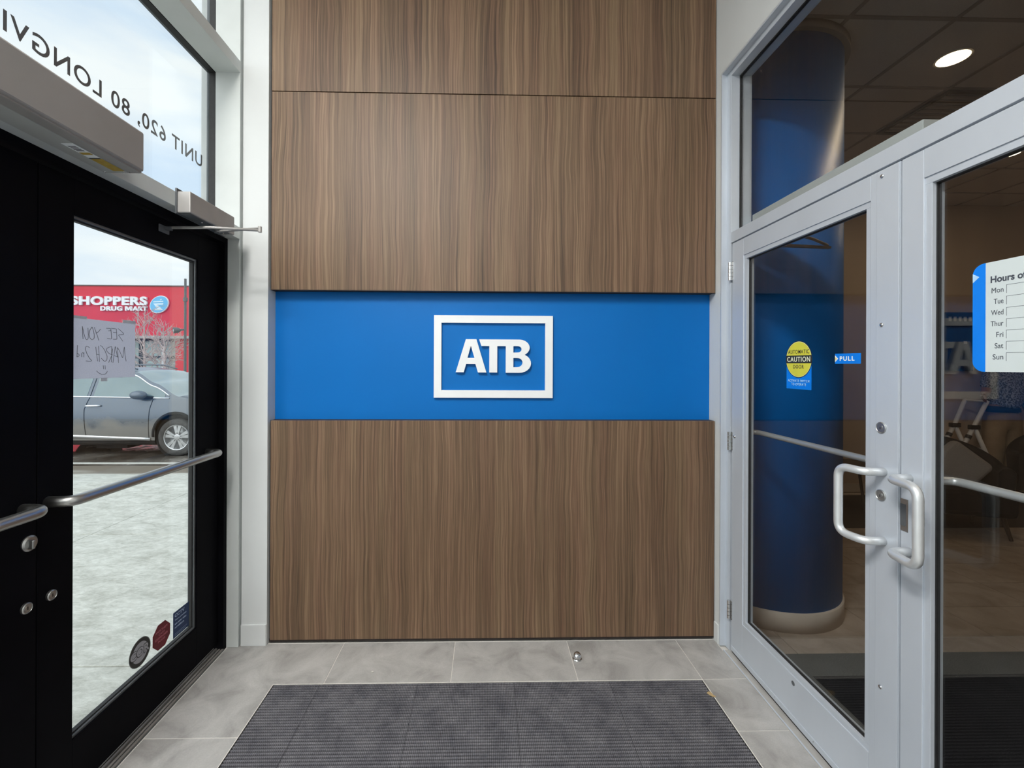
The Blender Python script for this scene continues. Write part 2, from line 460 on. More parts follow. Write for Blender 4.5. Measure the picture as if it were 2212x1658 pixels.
window(2, -1.2, 2.408, 3.125, CZ, 'uppermost window pane above the white crossbar')
window(3, -1.2, .37, .02, 3.105, 'tall unseen side window behind the viewer, added for more daylight')  # unseen glazing, added to let more daylight into the vestibule
# black door frame liner
setp(boxes('trim_5', [(-1.49, -1.388, 2.362, 2.389, 0, 2.19), (-1.49, -1.388, .40, 2.362, 2.162, 2.19), (-1.49, -1.388, .40, .425, 0, 2.162)], black_paint), 'black inner door frame around the entrance doors', 'door frame', kind='structure')
# threshold
th = setp(box('trim_6', -1.52, -1.386, .42, 2.37, -.02, .004, dark_alum), 'worn grey ribbed threshold under the black entrance doors', 'threshold', kind='structure')
thr_m = M('worn_threshold_metal', (.30, .28, .26), .55, .4, vary=(.18, .165, .15), scale=25, stretch=(1, .3, 1))
for i in range(5):
    x = -1.392 - i * .016
    box('threshold_rib', x - .005, x + .005, .425, 2.365, .004, .010 + (.004 if i > 1 else 0), thr_m, th, .0015)

def entrance_leaf(n, y0, y1, label, far):
    """swing leaf in the plane x=-1.415..-1.465"""
    t = thing('door_%d' % n, (-1.44, (y0 + y1) / 2, .035), label, 'door', kind='structure')
    a, b = -1.455, -1.415
    z0, z1, zt, zb = .038, 2.155, 2.030, .226
    s0 = .120 if far else .10; s1 = .173 if far else .12
    yi0, yi1 = y0 + s0, y1 - s1
    box('stile', a, b, y0, yi0, z0, z1, black_paint, t, .002)
    box('stile', a, b, yi1, y1, z0, z1, black_paint, t, .002)
    box('top_rail', a, b, yi0, yi1, zt, z1, black_paint, t, .001)
    box('bottom_rail', a, b, yi0, yi1, z0, zb, black_paint, t, .001)
    g = .012
    edge = bpy.data.materials.get('dark_glazing_stop') or M('dark_glazing_stop', (.16, .17, .18), .35, .5, vary=(.13, .14, .15), scale=20)
    boxes('glazing_stop', [(-1.453, -1.422, yi1 - .010, yi1, zb, zt), (-1.453, -1.422, yi0, yi0 + .004, zb, zt), (-1.453, -1.422, yi0 + .004, yi1 - .010, zt - .010, zt), (-1.453, -1.422, yi0 + .004, yi1 - .010, zb, zb + .010)], edge, t, .001)
    boxes('gasket', [(-1.446, -1.430, yi1 - .016, yi1 - .010, zb + .01, zt - .01), (-1.446, -1.430, yi0 + .004, yi0 + .008, zb + .01, zt - .01), (-1.446, -1.430, yi0 + .008, yi1 - .016, zt - .016, zt - .010), (-1.446, -1.430, yi0 + .008, yi1 - .016, zb + .010, zb + .015)], black_rub, t)
    box('pane', -1.443, -1.437, yi0 + .002, yi1 - .008, zb + .008, zt - .008, door_glass, t)
    # push bar: bent stainless tube
    bm = bmesh.new()
    yb0, yb1 = (1.452, 2.262) if far else (.50, 1.375)
    tube(bm, fillet([(-1.417, yb0, 1.072), (-1.342, yb0 + .004, 1.072), (-1.342, yb1 - .004, 1.072), (-1.417, yb1, 1.072)], .045, 8), .0175, 18)
    finish('push_bar', bm, steel, t, smooth=True)
    # lock cylinder(s)
    def cylinder(y, z, r=.0165):
        bm = bmesh.new()
        lathe(bm, (b, y, z), (1, 0, 0), [(r, 0), (r, .006), (r * .86, .0085), (r * .80, .006), (r * .60, .006), (r * .55, .0075), (.0001, .0075)], 28)
        c = finish('lock_cylinder', bm, steel, t, smooth=False)
        box('keyhole', b + .0074, b + .0080, y - .0013, y + .0013, z - .005, z + .005, black_rub, c)
    if far:
        cylinder(1.462, .766)
    else:
        cylinder(1.384, .766)
        bm = bmesh.new()
        lathe(bm, (b, 1.393, .962), (1, 0, 0), [(.024, 0), (.024, .004), (.019, .008), (.0001, .008)], 28)
        k = finish('thumb_turn', bm, steel, t)
        box('turn_tab', b + .006, b + .026, 1.380, 1.389, .948, .976, steel, k, .003)
    return t
entrance_leaf(1, .428, 1.416, 'black entrance door leaf nearest the viewer, mostly a dark stile', False)
entrance_leaf(2, 1.420, 2.361, 'black entrance door leaf with tall glass looking onto the parking lot', True)

# lettering on the window above the doors (reads from outside)
t = thing('window_lettering', (XG - .005, 1.87, 2.553), 'mirrored grey lettering UNIT 620, 80 LONGVI on the window above the doors', 'lettering')
letters('letter', 'UNIT 620, 80 LONGVI', (XG - .0045, 2.349, 2.541), (0, -1, 0), (0, 0, 1), .955, .078, vinyl_grey, t, .010, .0006, 1.12)

# ------------------------------------------------------------------ door operator box and closer
t = thing('door_operator', (-1.26, 1.0, 2.18), 'long silver-grey automatic door operator box above the near black door', 'door operator')
box('body', XI, -1.1925, .45, 1.557, 2.186, 2.322, op_paint, t, .006)
box('bottom_cover', XI + .001, -1.2425, .45, 1.5545, 2.1805, 2.187, M('operator_cover_grey', (.46, .47, .455), .45, .2, vary=(.43, .44, .425), scale=9), t, .0008)
box('front_lip', -1.2405, -1.200, .45, 1.5545, 2.1805, 2.187, op_paint, t, .0008)
for x in (-1.317, -1.253, -1.230):
    bm = bmesh.new(); cyl(bm, (x, 1.5455, 2.1805), (x, 1.5455, 2.1785), .0035, .0025, 12)
    finish('screw', bm, chrome, t)
tl = thing('warning_label', (-1.26, 1.44, 2.18), 'white and yellow warning label under the silver-grey door operator', 'label')
lab_y = M('label_amber', (.36, .22, .008), .5, vary=(.45, .31, .03), scale=60)
box('paper', -1.279, -1.243, 1.347, 1.440, 2.1798, 2.1804, print_white, tl)
box('amber_band', -1.277, -1.245, 1.404, 1.418, 2.1792, 2.1798, lab_y, tl)
box('amber_field', -1.280, -1.243, 1.446, 1.536, 2.1796, 2.1804, lab_y, tl)
box('dark_header', -1.280, -1.246, 1.441, 1.446, 2.1794, 2.1804, print_black, tl)
for i in range(4):
    box('print_line', -1.273, -1.250, 1.362 + i * .009, 1.367 + i * .009, 2.1793, 2.1798, vinyl_grey, tl)

t = thing('door_closer', (-1.30, 2.07, 2.165), 'silver door closer with a bent arm above the far black door', 'door closer')
box('body', XI, -1.266, 1.905, 2.237, 2.166, 2.257, closer_paint, t, .004)
box('back_plate', XI, -1.318, 1.898, 2.245, 2.160, 2.268, dark_alum, t)
box('base_cover', -1.322, -1.270, 1.915, 2.20, 2.1625, 2.1668, dark_alum, t, .001)
for y in (2.03, 2.19):
    bm = bmesh.new(); cyl(bm, (-1.296, y, 2.163), (-1.296, y, 2.160), .004, .003, 12); finish('screw', bm, chrome, t)
bm = bmesh.new(); cyl(bm, (-1.292, 2.135, 2.165), (-1.292, 2.135, 2.146), .013, .011, 20); finish('pivot', bm, dark_alum, t)
elbow = (-1.058, 2.072)
bm = bmesh.new()
bmv = [(-1.298, 2.145), (-1.286, 2.122), (elbow[0], elbow[1] - .008), (elbow[0] + .01, elbow[1] + .002), (elbow[0], elbow[1] + .010)]
prism(bm, bmv, 'z', 2.150, 2.156)
finish('main_arm', bm, closer_paint, t, .001)
bm = bmesh.new()
tube(bm, [(elbow[0], elbow[1], 2.143), (-1.25, 2.02, 2.138), (-1.395, 1.965, 2.118)], .0065, 10)
finish('forearm', bm, closer_paint, t, smooth=True)
bm = bmesh.new(); cyl(bm, (elbow[0] + .002, elbow[1], 2.160), (elbow[0] + .002, elbow[1], 2.134), .0085, None, 18); finish('elbow_joint', bm, closer_paint, t)
br = boxes('door_bracket', [(-1.4148, -1.409, 1.925, 1.985, 2.092, 2.124), (-1.410, -1.385, 1.955, 1.972, 2.106, 2.122)], dark_alum, t, .002)

# ------------------------------------------------------------------ things stuck on the entrance door glass
GI = -1.4365      # inner face of the glass
paper_m = M('grey_backlit_paper', (.52, .52, .58), .9, vary=(.62, .62, .68), scale=220, lo=.35, hi=.65)
_t = paper_m.node_tree; _o = _t.nodes['Material Output']; _p = _t.nodes['Principled BSDF']
_x = _t.nodes.new('ShaderNodeBsdfTranslucent'); _x.inputs['Color'].default_value = (.80, .80, .87, 1)
_m = _t.nodes.new('ShaderNodeMixShader'); _m.inputs[0].default_value = .62
_t.links.new(_p.outputs[0], _m.inputs[1]); _t.links.new(_x.outputs[0], _m.inputs[2]); _t.links.new(_m.outputs[0], _o.inputs['Surface'])
t = thing('paper_note', (GI, 1.69, 1.465), 'grey paper note with mirrored handwriting taped to the black door glass', 'note')
box('sheet', GI, GI + .0006, 1.551, 1.830, 1.4655, 1.681, paper_m, t)
STROKES = [[(1.769,1.608),(1.751,1.628),(1.748,1.631),(1.753,1.633),(1.773,1.635),(1.772,1.64),(1.759,1.649),(1.747,1.656)],
[(1.715,1.655),(1.738,1.654)],[(1.738,1.654),(1.741,1.614),(1.724,1.614)],[(1.74,1.64),(1.724,1.64)],
[(1.693,1.653),(1.713,1.654),(1.717,1.614),(1.697,1.615)],[(1.714,1.646),(1.701,1.644)],
[(1.668,1.648),(1.659,1.637),(1.654,1.634),(1.648,1.632)],[(1.642,1.653),(1.647,1.64),(1.655,1.622),(1.661,1.605)],
[(1.633,1.653),(1.624,1.641),(1.62,1.624),(1.624,1.612),(1.633,1.606),(1.641,1.61),(1.642,1.623),(1.639,1.64),(1.633,1.653)],
[(1.616,1.648),(1.618,1.622),(1.617,1.609),(1.612,1.604),(1.606,1.61),(1.599,1.631),(1.594,1.654),(1.5955,1.63),(1.597,1.607)],
[(1.785,1.529),(1.779,1.558),(1.776,1.588),(1.773,1.57),(1.768,1.541),(1.756,1.565),(1.743,1.584),(1.746,1.553),(1.749,1.523)],
[(1.723,1.523),(1.728,1.553),(1.733,1.588),(1.737,1.571),(1.745,1.544)],[(1.748,1.546),(1.727,1.55)],
[(1.716,1.525),(1.717,1.557),(1.717,1.585)],[(1.717,1.585),(1.704,1.582),(1.694,1.576),(1.695,1.567),(1.707,1.557),(1.722,1.553)],
[(1.722,1.577),(1.717,1.55),(1.704,1.524)],
[(1.667,1.587),(1.675,1.584),(1.687,1.569),(1.697,1.548),(1.696,1.533),(1.687,1.527),(1.678,1.534),(1.672,1.54)],
[(1.664,1.526),(1.662,1.555),(1.66,1.585)],[(1.656,1.528),(1.652,1.555),(1.648,1.581)],[(1.664,1.552),(1.651,1.554)],
[(1.623,1.577),(1.615,1.582),(1.609,1.581),(1.606,1.572),(1.612,1.556),(1.622,1.54),(1.632,1.53),(1.628,1.528),(1.609,1.529)],
[(1.601,1.56),(1.601,1.542)],[(1.601,1.555),(1.595,1.559),(1.592,1.555),(1.592,1.543)],
[(1.576,1.584),(1.575,1.563),(1.574,1.542)],[(1.575,1.556),(1.581,1.553),(1.583,1.548),(1.579,1.543),(1.574,1.544)],
[(1.68,1.513),(1.682,1.499)],[(1.688,1.513),(1.689,1.498)],
[(1.652,1.493),(1.662,1.484),(1.678,1.478),(1.692,1.481),(1.698,1.49)]]
bm = bmesh.new()
for s in STROKES:
    tube(bm, fillet([(GI + .0007, a, b) for a, b in s], .004, 3) if len(s) > 2 else [(GI + .0007, a, b) for a, b in s], .0009, 5)
finish('handwriting', bm, ink, t)
tape_m = M('white_masking_tape', (.62, .63, .68), .7, vary=(.68, .69, .74), scale=60)
for (y0, y1, z0, z1) in ((1.556, 1.612, 1.678, 1.688), (1.768, 1.832, 1.680, 1.693), (1.670, 1.698, 1.4535, 1.466)):
    box('tape', GI + .0006, GI + .0011, y0, y1, z0, z1, tape_m, t)

t = thing('camera_notice_sticker', (GI, 2.11, .25), 'navy CCTV notice sticker in the corner of the black door glass', 'sticker')
box('backing', GI, GI + .0005, 2.056, 2.163, .252, .370, navy, t)
pale_blue = M('pale_blue_print', (.42, .52, .70), .6, vary=(.46, .56, .74), scale=50)
letters('letter', 'CCTV', (GI + .0006, 2.066, .345), (0, 1, 0), (0, 0, 1), .065, .015, pale_blue, t, .02, .0003)
for i, (w, s) in enumerate(((.078, 'These premises'), (.078, 'are under video'), (.062, 'surveillance'))):
    text('line', s, (GI + .0006, 2.066, .3265 - i * .0165), (0, 1, 0), (0, 0, 1), w, .009, pale_blue, t, .015, .0003)
for i in range(2):
    box('fine_rule', GI + .0005, GI + .0008, 2.066, 2.150 - .01 * i, .268 - i * .007, .2688 - i * .007, pale_blue, t)

t = thing('theft_notice_sticker', (GI, 1.985, .26), 'maroon octagonal anti-theft sticker low on the black door glass', 'sticker')
bm = bmesh.new()
prism(bm, [(1.984 + .057 * math.cos(R(22.5 + 45 * k)), .315 + .060 * math.sin(R(22.5 + 45 * k))) for k in range(8)], 'x', GI, GI + .0005)
finish('backing', bm, maroon, t)
pink = M('pink_print', (.45, .12, .16), .6, vary=(.5, .15, .19), scale=60)
for s, w, z in (('ANTI-THEFT', .074, .336), ('CASH', .036, .321), ('DISPENSER', .076, .306), ('IN USE', .044, .291)):
    text('line', s, (GI + .0006, 1.984 - w / 2, z), (0, 1, 0), (0, 0, 1), w, .0095, pink, t, .015, .0003)

t = thing('badge_sticker', (GI, 1.86, .26), 'round black and silver COR sticker low on the black door glass', 'sticker')
badge_grey = M('badge_silver', (.33, .33, .36), .5, vary=(.37, .37, .40), scale=70)
badge_edge = M('badge_grey_ring', (.14, .15, .14), .5, vary=(.18, .19, .18), scale=70)
def disc(name, y, z, r, x0, x1, mat, seg=40):
    bm = bmesh.new(); prism(bm, [(y + r * math.cos(2 * math.pi * k / seg), z + r * math.sin(2 * math.pi * k / seg)) for k in range(seg)], 'x', x0, x1)
    return finish(name, bm, mat, t)
disc('rim', 1.862, .319, .0575, GI, GI + .0005, badge_edge)
disc('ring', 1.862, .319, .0545, GI + .0005, GI + .0007, print_black)
disc('centre', 1.862, .319, .041, GI + .0007, GI + .0009, badge_grey)
text('outline', 'COR', (GI + .0009, 1.808, .300), (0, 1, 0), (.0, .0, 1), .108, .041, print_black, t, .075, .0002)
letters('letter', 'COR', (GI + .0011, 1.812, .303), (0, 1, 0), (.0, .0, 1), .100, .035, badge_grey, t, .03, .0002)

# ------------------------------------------------------------------ wall sign
def letter(name, outer, holes, y0, y1, mat, parent):
    cu = bpy.data.curves.new('c', 'CURVE'); cu.dimensions = '2D'; cu.fill_mode = 'BOTH'
    for poly in [outer] + holes:
        sp = cu.splines.new('POLY'); sp.points.add(len(poly) - 1); sp.use_cyclic_u = True
        for p, q in zip(sp.points, poly): p.co = (q[0], q[1], 0, 1)
    to = link(bpy.data.objects.new('c', cu))
    me = bpy.data.meshes.new_from_object(to.evaluated_get(bpy.context.evaluated_depsgraph_get()))
    bpy.data.objects.remove(to); bpy.data.curves.remove(cu)
    bm = bmesh.new(); bm.from_mesh(me); bpy.data.meshes.remove(me)
    ret = bmesh.ops.extrude_face_region(bm, geom=bm.faces[:])
    top = set(g for g in ret['geom'] if isinstance(g, bmesh.types.BMVert))
    for v in bm.verts: v.co = Vector((v.co.x, y1 if v in top else y0, v.co.y))
    return finish(name, bm, mat, parent)
def smooth_poly(pts, flags):
    return pts
t = thing('wall_sign', (.04, 2.475, 1.335), 'white ATB letters inside a white rectangular frame on the blue band', 'sign')
letter('border', [(-.2925, 1.798), (.3755, 1.7975), (.3755, 1.3352), (-.2925, 1.3357)], [[(-.251, 1.7565), (.3332, 1.756), (.3332, 1.3772), (-.251, 1.3777)]], 2.470, 2.4879, sign_white, t)
letter('letter_a', [(-.170, 1.4787), (-.1139, 1.664), (-.0547, 1.664), (.0017, 1.4779), (-.0455, 1.4779), (-.0599, 1.5252), (-.112, 1.5252), (-.1252, 1.4787)], [[(-.1046, 1.5595), (-.0654, 1.5595), (-.0857, 1.6276)]], 2.466, 2.4879, sign_white, t)
def arc(cx, cz, rx, rz, a0, a1, n=10):
    return [(cx + rx * math.cos(R(a0 + (a1 - a0) * i / n)), cz + rz * math.sin(R(a0 + (a1 - a0) * i / n))) for i in range(n + 1)]
tb = [(-.0391, 1.6635), (.178, 1.6633)] + arc(.186, 1.6175, .0585, .0458, 85, -45) + [(.2165, 1.5777)] + arc(.186, 1.5300, .0665, .0535, 55, -90) + [(.1105, 1.4768), (.1105, 1.6262), (.0625, 1.6262), (.0625, 1.478), (.0180, 1.478), (.0180, 1.6262), (-.0269, 1.6264)]
letter('letters_tb', tb, [[(.153, 1.6263), (.172, 1.6263)] + arc(.178, 1.6085, .0215, .0178, 80, -80) + [(.172, 1.5905), (.153, 1.5903)], [(.1532, 1.5594), (.172, 1.5594)] + arc(.179, 1.534, .0262, .0250, 80, -80) + [(.172, 1.508), (.1532, 1.508)]], 2.466, 2.4879, sign_white, t)

# ------------------------------------------------------------------ entrance mat (recessed, ribbed modules)
def rib_mat():
    m = bpy.data.materials.new('ribbed_mat_carpet'); m.use_nodes = True
    t = m.node_tree; b = t.nodes['Principled BSDF']; N = t.nodes.new; L = t.links.new
    tc = N('ShaderNodeTexCoord')
    wv = N('ShaderNodeTexWave'); wv.wave_type = 'BANDS'; wv.bands_direction = 'X'; wv.inputs['Scale'].default_value = 42.0; wv.inputs['Distortion'].default_value = .4
    L(tc.outputs['Object'], wv.inputs['Vector'])
    nz = N('ShaderNodeTexNoise'); nz.inputs['Scale'].default_value = 5; nz.inputs['Detail'].default_value = 8; nz.inputs['Roughness'].default_value = .75
    L(tc.outputs['Object'], nz.inputs['Vector'])
    r1 = N('ShaderNodeValToRGB'); r1.color_ramp.elements[0].position = .35; r1.color_ramp.elements[1].position = .68
    r1.color_ramp.elements[0].color = (.10, .10, .12, 1); r1.color_ramp.elements[1].color = (.27, .265, .285, 1)
    L(nz.outputs['Fac'], r1.inputs['Fac'])
    mx = N('ShaderNodeMixRGB'); mx.blend_type = 'MULTIPLY'; mx.inputs[0].default_value = .55
    L(r1.outputs['Color'], mx.inputs[1]); L(wv.outputs['Color'], mx.inputs[2]); L(mx.outputs[0], b.inputs['Base Color'])
    b.inputs['Roughness'].default_value = .7
    bp = N('ShaderNodeBump'); bp.inputs['Strength'].default_value = .6; bp.inputs['Distance'].default_value = .002
    L(wv.outputs['Fac'], bp.inputs['Height']); L(bp.outputs['Normal'], b.inputs['Normal'])
    return m
rib_m = rib_mat()
mat_t = thing('entrance_mat', (0, 1.2, -.01), 'dark grey ribbed entrance mat set into the tiled floor', 'mat')
base_m = M('mat_base_black', (.008, .008, .009), .9, vary=(.012, .012, .013), scale=50)
box('mat_base', MX0 + .001, MX1 - .001, MY0, MY1 - .001, -.0099, -.0086, base_m, mat_t)
jx = [MX0 + .002, -.783, -.3225, .138, .598, MX1 - .002]
pitch = .0152
for a, b in zip(jx, jx[1:]):
    bm = bmesh.new(); y = MY1 - .003
    while y > MY0 + .02:
        bx(bm, a + .0012, b - .0012, y - .0082, y, -.0086, -.0004); y -= pitch
    o = finish('mat_module', bm, rib_m, mat_t); o['kind'] = 'stuff'
setp(boxes('trim_7', [(MX0 - .0035, MX0, MY0, MY1 + .0035, -.010, .0006), (MX1, MX1 + .0035, MY0, MY1 + .0035, -.010, .0006), (MX0, MX1, MY1, MY1 + .0035, -.010, .0006)], grout), 'thin pale edging strip around the ribbed mat', 'edging', kind='structure')

# door stop dome and debris
t = thing('door_stop', (.478, 2.268, 0), 'small chrome dome door stop on the tile in front of the walnut panel', 'door stop')
bm = bmesh.new(); lathe(bm, (.478, 2.268, 0), (0, 0, 1), [(.0245, 0), (.0245, .004), (.0225, .006)], 28); finish('base_ring', bm, chrome, t, smooth=False)
bm = bmesh.new(); lathe(bm, (.478, 2.268, .006), (0, 0, 1), [(.0215, 0), (.021, .010), (.018, .020), (.011, .027), (.0001, .029)], 28); finish('dome', bm, chrome, t, smooth=True)
t = bmesh.new()
pts = [(1.030, 2.020), (1.041, 2.030), (1.052, 2.028), (1.054, 2.012), (1.062, 1.998), (1.048, 1.996), (1.040, 2.004)]
prism(t, pts, 'z', .0010, .0024)
lf = finish('fallen_leaf', t, M('dry_tan_leaf', (.40, .28, .13), .7, vary=(.5, .37, .2), scale=80))
setp(lf, 'small dry tan leaf at the right edge of the ribbed mat', 'leaf')
bm = bmesh.new(); bmesh.ops.create_icosphere(bm, subdivisions=1, radius=.006, matrix=Matrix.Translation((-.555, 2.185, .0035)) @ Matrix.Diagonal((1.3, .8, .6, 1)))
setp(finish('pebble', bm, M('pale_grit', (.6, .58, .54), .8, vary=(.5, .48, .44), scale=90)), 'tiny pale crumb of grit on the tile left of the door stop', 'grit')

# ------------------------------------------------------------------ STRUCTURE: lobby storefront on the right
XF, XB = 1.305, 1.416
setp(boxes('trim_8', [(XF, XB, 2.323, 2.370, 0, 3.106), (1.277, XF + .002, 2.364, 2.374, 0, 3.110)], grey_alum, bev=.0012), 'silver upright jamb of the lobby door frame beside the walnut wall', 'door frame', kind='structure')
setp(boxes('trim_9', [(XF, XB, .42, 2.323, 3.071, 3.106), (1.277, XF + .002, .42, 2.364, 3.100, 3.110)], grey_alum, bev=.0012), 'silver head member along the top of the lobby transom window', 'window frame', kind='structure')
setp(boxes('trim_10', [(XF, XB, .42, 2.323, 2.176, 2.232)], grey_alum, bev=.0012), 'silver bar between the lobby doors and the window above them', 'door frame', kind='structure')
setp(boxes('trim_11', [(XF, XB, .395, .42, 0, 3.106)], grey_alum, bev=.0012), 'silver upright jamb at the near side of the lobby doors', 'door frame', kind='structure')
w4 = thing('window_4', (1.357, 1.37, 2.232), 'dark transom window above the silver lobby doors', 'window', kind='structure')
y0, y1, z0, z1 = .42, 2.323, 2.232, 3.071
boxes('gasket', [(1.350, 1.364, y0, y1, z1 - .007, z1), (1.350, 1.364, y0, y1, z0, z0 + .004), (1.350, 1.364, y1 - .007, y1, z0 + .004, z1 - .007)], black_rub, w4)
box('pane', 1.354, 1.360, y0, y1 - .007, z0 + .004, z1 - .007, lobby_glass, w4)
tr = setp(box('trim_12', 1.272, 1.43, .42, 2.323, -.02, .003, M('scuffed_threshold', (.52, .51, .49), .55, .1, vary=(.40, .385, .36), scale=30, stretch=(1, .4, 1))), 'scuffed grey metal threshold under the silver lobby doors', 'threshold', kind='structure')
box('threshold_edge', 1.271, 1.277, .42, 2.323, .003, .006, grey_alum, tr)

def lobby_leaf(n, y0, y1, label, far):
    t = thing('door_%d' % n, (1.33, (y0 + y1) / 2, .010), label, 'door', kind='structure')
    a, b = XF, XF + .046
    z0, z1 = .014, 2.1685
    if far: yi0, yi1 = 1.468, 2.207
    else:   yi0, yi1 = y0 + .10, 1.286
    zt, zb = 2.083, .208
    box('stile', a, b, y0, yi0, z0, z1, grey_alum, t, .0012)
    box('stile', a, b, yi1, y1, z0, z1, grey_alum, t, .0012)
    box('top_rail', a, b, yi0 + .0006, yi1 - .0006, zt, z1, grey_alum, t, .0008)
    box('bottom_rail', a, b, yi0 + .0006, yi1 - .0006, z0, zb, grey_alum, t, .0008)
    s = .021
    boxes('glazing_stop', [(a + .004, a + .018, yi0, yi1, zt - s, zt), (a + .004, a + .018, yi0, yi1, zb, zb + s), (a + .004, a + .018, yi0, yi0 + s, zb + s, zt - s), (a + .004, a + .018, yi1 - s, yi1, zb + s, zt - s),
                           (a + .028, a + .042, yi0, yi1, zt - s, zt), (a + .028, a + .042, yi0, yi1, zb, zb + s), (a + .028, a + .042, yi0, yi0 + s, zb + s, zt - s), (a + .028, a + .042, yi1 - s, yi1, zb + s, zt - s)], grey_alum, t, .0008)
    q = s - .003
    boxes('gasket', [(a + .0165, a + .0295, yi0 + q, yi1 - q, zt - s - .003, zt - q), (a + .0165, a + .0295, yi0 + q, yi1 - q, zb + q, zb + s + .003), (a + .0165, a + .0295, yi0 + q, yi0 + s + .003, zb + s, zt - s), (a + .0165, a + .0295, yi1 - s - .003, yi1 - q, zb + s, zt - s)], black_rub, t)
    box('pane', a + .020, a + .026, yi0 + .01, yi1 - .01, zb + .01, zt - .01, lobby_glass, t)
    box('door_sweep', a - .003, a + .002, y0 + .002, y1 - .002, .018, .042, grey_alum, t, .001)
    for i in range(4):
        y = y0 + .12 + i * (y1 - y0 - .24) / 3
        bm = bmesh.new(); cyl(bm, (a - .003, y, .032), (a - .0045, y, .032), .003, .002, 10); finish('screw', bm, chrome, t)
    box('sweep_brush', a + .004, a + .03, y0 + .002, y1 - .002, .004, .014, black_rub, t)
    # lobby-side push bar
    bm = bmesh.new()
    pb0, pb1 = (1.50, 2.262) if far else (.50, 1.30)
    tube(bm, fillet([(b - .002, pb0, 1.176), (1.412, pb0 + .004, 1.176), (1.412, pb1 - .004, 1.176), (b - .002, pb1, 1.176)], .04, 8), .0125, 16)
    finish('push_bar', bm, pull_alum, t, smooth=True)
    # offset pull handle
    ym, yg = (1.410, 1.500) if far else (1.327, 1.218)
    zt_, zb_ = (1.176, .950)
    bm = bmesh.new()
    tube(bm, fillet([(a, ym, zt_), (1.240, ym, zt_), (1.223, yg, zt_), (1.223, yg, zb_), (1.240, ym, zb_), (a, ym, zb_)], .036, 8), .0132, 18)
    finish('pull_handle', bm, pull_alum, t, smooth=True)
    if far:
        ast = box('astragal', a - .004, a + .001, 1.361, 1.441, .012, 2.166, grey_alum, t, .001)
        for z in (2.146, 1.657, .466, 1.06):
            if z == 1.06: continue
            bm = bmesh.new(); lathe(bm, (a - .004, 1.420, z), (-1, 0, 0), [(.0072, 0), (.0066, .002), (.004, .0038), (.0001, .0044)], 18)
            finish('rivet', bm, chrome, ast, smooth=True)
        for z in (1.319, 1.097):
            bm = bmesh.new(); lathe(bm, (a - .004, 1.4195, z), (-1, 0, 0), [(.0185, 0), (.0185, .003), (.0165, .0042), (.0155, .0028), (.0085, .0028), (.0078, .0045), (.0001, .0045)], 28)
            c = finish('lock_cylinder', bm, steel, t)
            box('keyhole', a - .0092, a - .0084, 1.4185, 1.4205, z - .005, z + .003, black_rub, c)
        for z in (2.023, 1.122, .226):
            h = boxes('hinge', [(a - .0015, a + .001, 2.296, 2.312, z - .048, z + .048)], chrome, t)
            for k in range(5):
                bm = bmesh.new(); cyl(bm, (a - .009, 2.315, z - .048 + k * .0194), (a - .009, 2.315, z - .0305 + k * .0194), .0088, None, 14)
                finish('knuckle', bm, chrome, h, smooth=False)
        bm = bmesh.new(); lathe(bm, (a, 2.277, 1.150), (-1, 0, 0), [(.009, 0), (.008, .004), (.004, .007), (.0001, .0075)], 18); finish('bumper_stud', bm, chrome, t, smooth=True)
        bm = bmesh.new(); lathe(bm, (a, 1.835, .178), (-1, 0, 0), [(.0095, 0), (.0095, .001), (.0075, .0012), (.007, .0004), (.0001, .0004)], 20); finish('rail_plug', bm, dark_alum, t)
    else:
        p = boxes('strike_plate', [(a - .0016, a + .001, 1.330, 1.3545, 1.008, 1.108)], steel, t)
        box('strike_recess', a - .0022, a - .0014, 1.337, 1.3545, 1.024, 1.092, dark_alum, p)
    return t
lobby_leaf(3, 1.3605, 2.306, 'silver framed glass lobby door with pull sticker, hinged beside the walnut wall', True)
lobby_leaf(4, .424, 1.3548, 'silver framed glass lobby door at the right edge with the hours sign', False)

# ------------------------------------------------------------------ stickers on the lobby door glass
GV = XF + .0198
XD, YD = (0, -1, 0), (0, 0, 1)
t = thing('caution_sticker', (GV, 1.837, 1.42), 'yellow round automatic door caution sticker with blue lower part', 'sticker')
box('blue_field', GV - .0005, GV, 1.763, 1.911, 1.4225, 1.545, print_blue, t)
def disc2(name, y, z, r, x0, x1, mat, seg=48):
    bm = bmesh.new(); prism(bm, [(y + r * math.cos(2 * math.pi * k / seg), z + r * math.sin(2 * math.pi * k / seg)) for k in range(seg)], 'x', x0, x1)
    return finish(name, bm, mat, t)
disc2('black_ring', 1.837, 1.549, .0785, GV - .0008, GV - .0005, print_black)
disc2('pale_ring', 1.837, 1.549, .0755, GV - .0010, GV - .0008, M('pale_yellow_print', (.80, .82, .45), .5, vary=(.77, .79, .42), scale=30))
disc2('yellow_disc', 1.837, 1.549, .0735, GV - .0012, GV - .0010, yellow)
box('caution_band', GV - .0014, GV - .0010, 1.7615, 1.9125, 1.5325, 1.5655, print_black, t)
text('line', 'AUTOMATIC', (GV - .0014, 1.8995, 1.573), XD, YD, .125, .0165, print_black, t, 0.004, .0003, 1.12)
letters('letter', 'CAUTION', (GV - .0015, 1.9055, 1.5385), XD, YD, .137, .0215, M('pale_yellow_letters', (.86, .87, .62), .5, vary=(.83, .84, .6), scale=30), t, .022, .0003, 1.15)
text('line', 'DOOR', (GV - .0014, 1.868, 1.510), XD, YD, .063, .0155, print_black, t, .012, .0003, 1.15)
text('line', 'ACTIVATE SWITCH', (GV - .0008, 1.901, 1.4525), XD, YD, .127, .0105, M('light_blue_letters', (.55, .82, .95), .5, vary=(.5, .78, .92), scale=40), t, .008, .0003, 1.15)
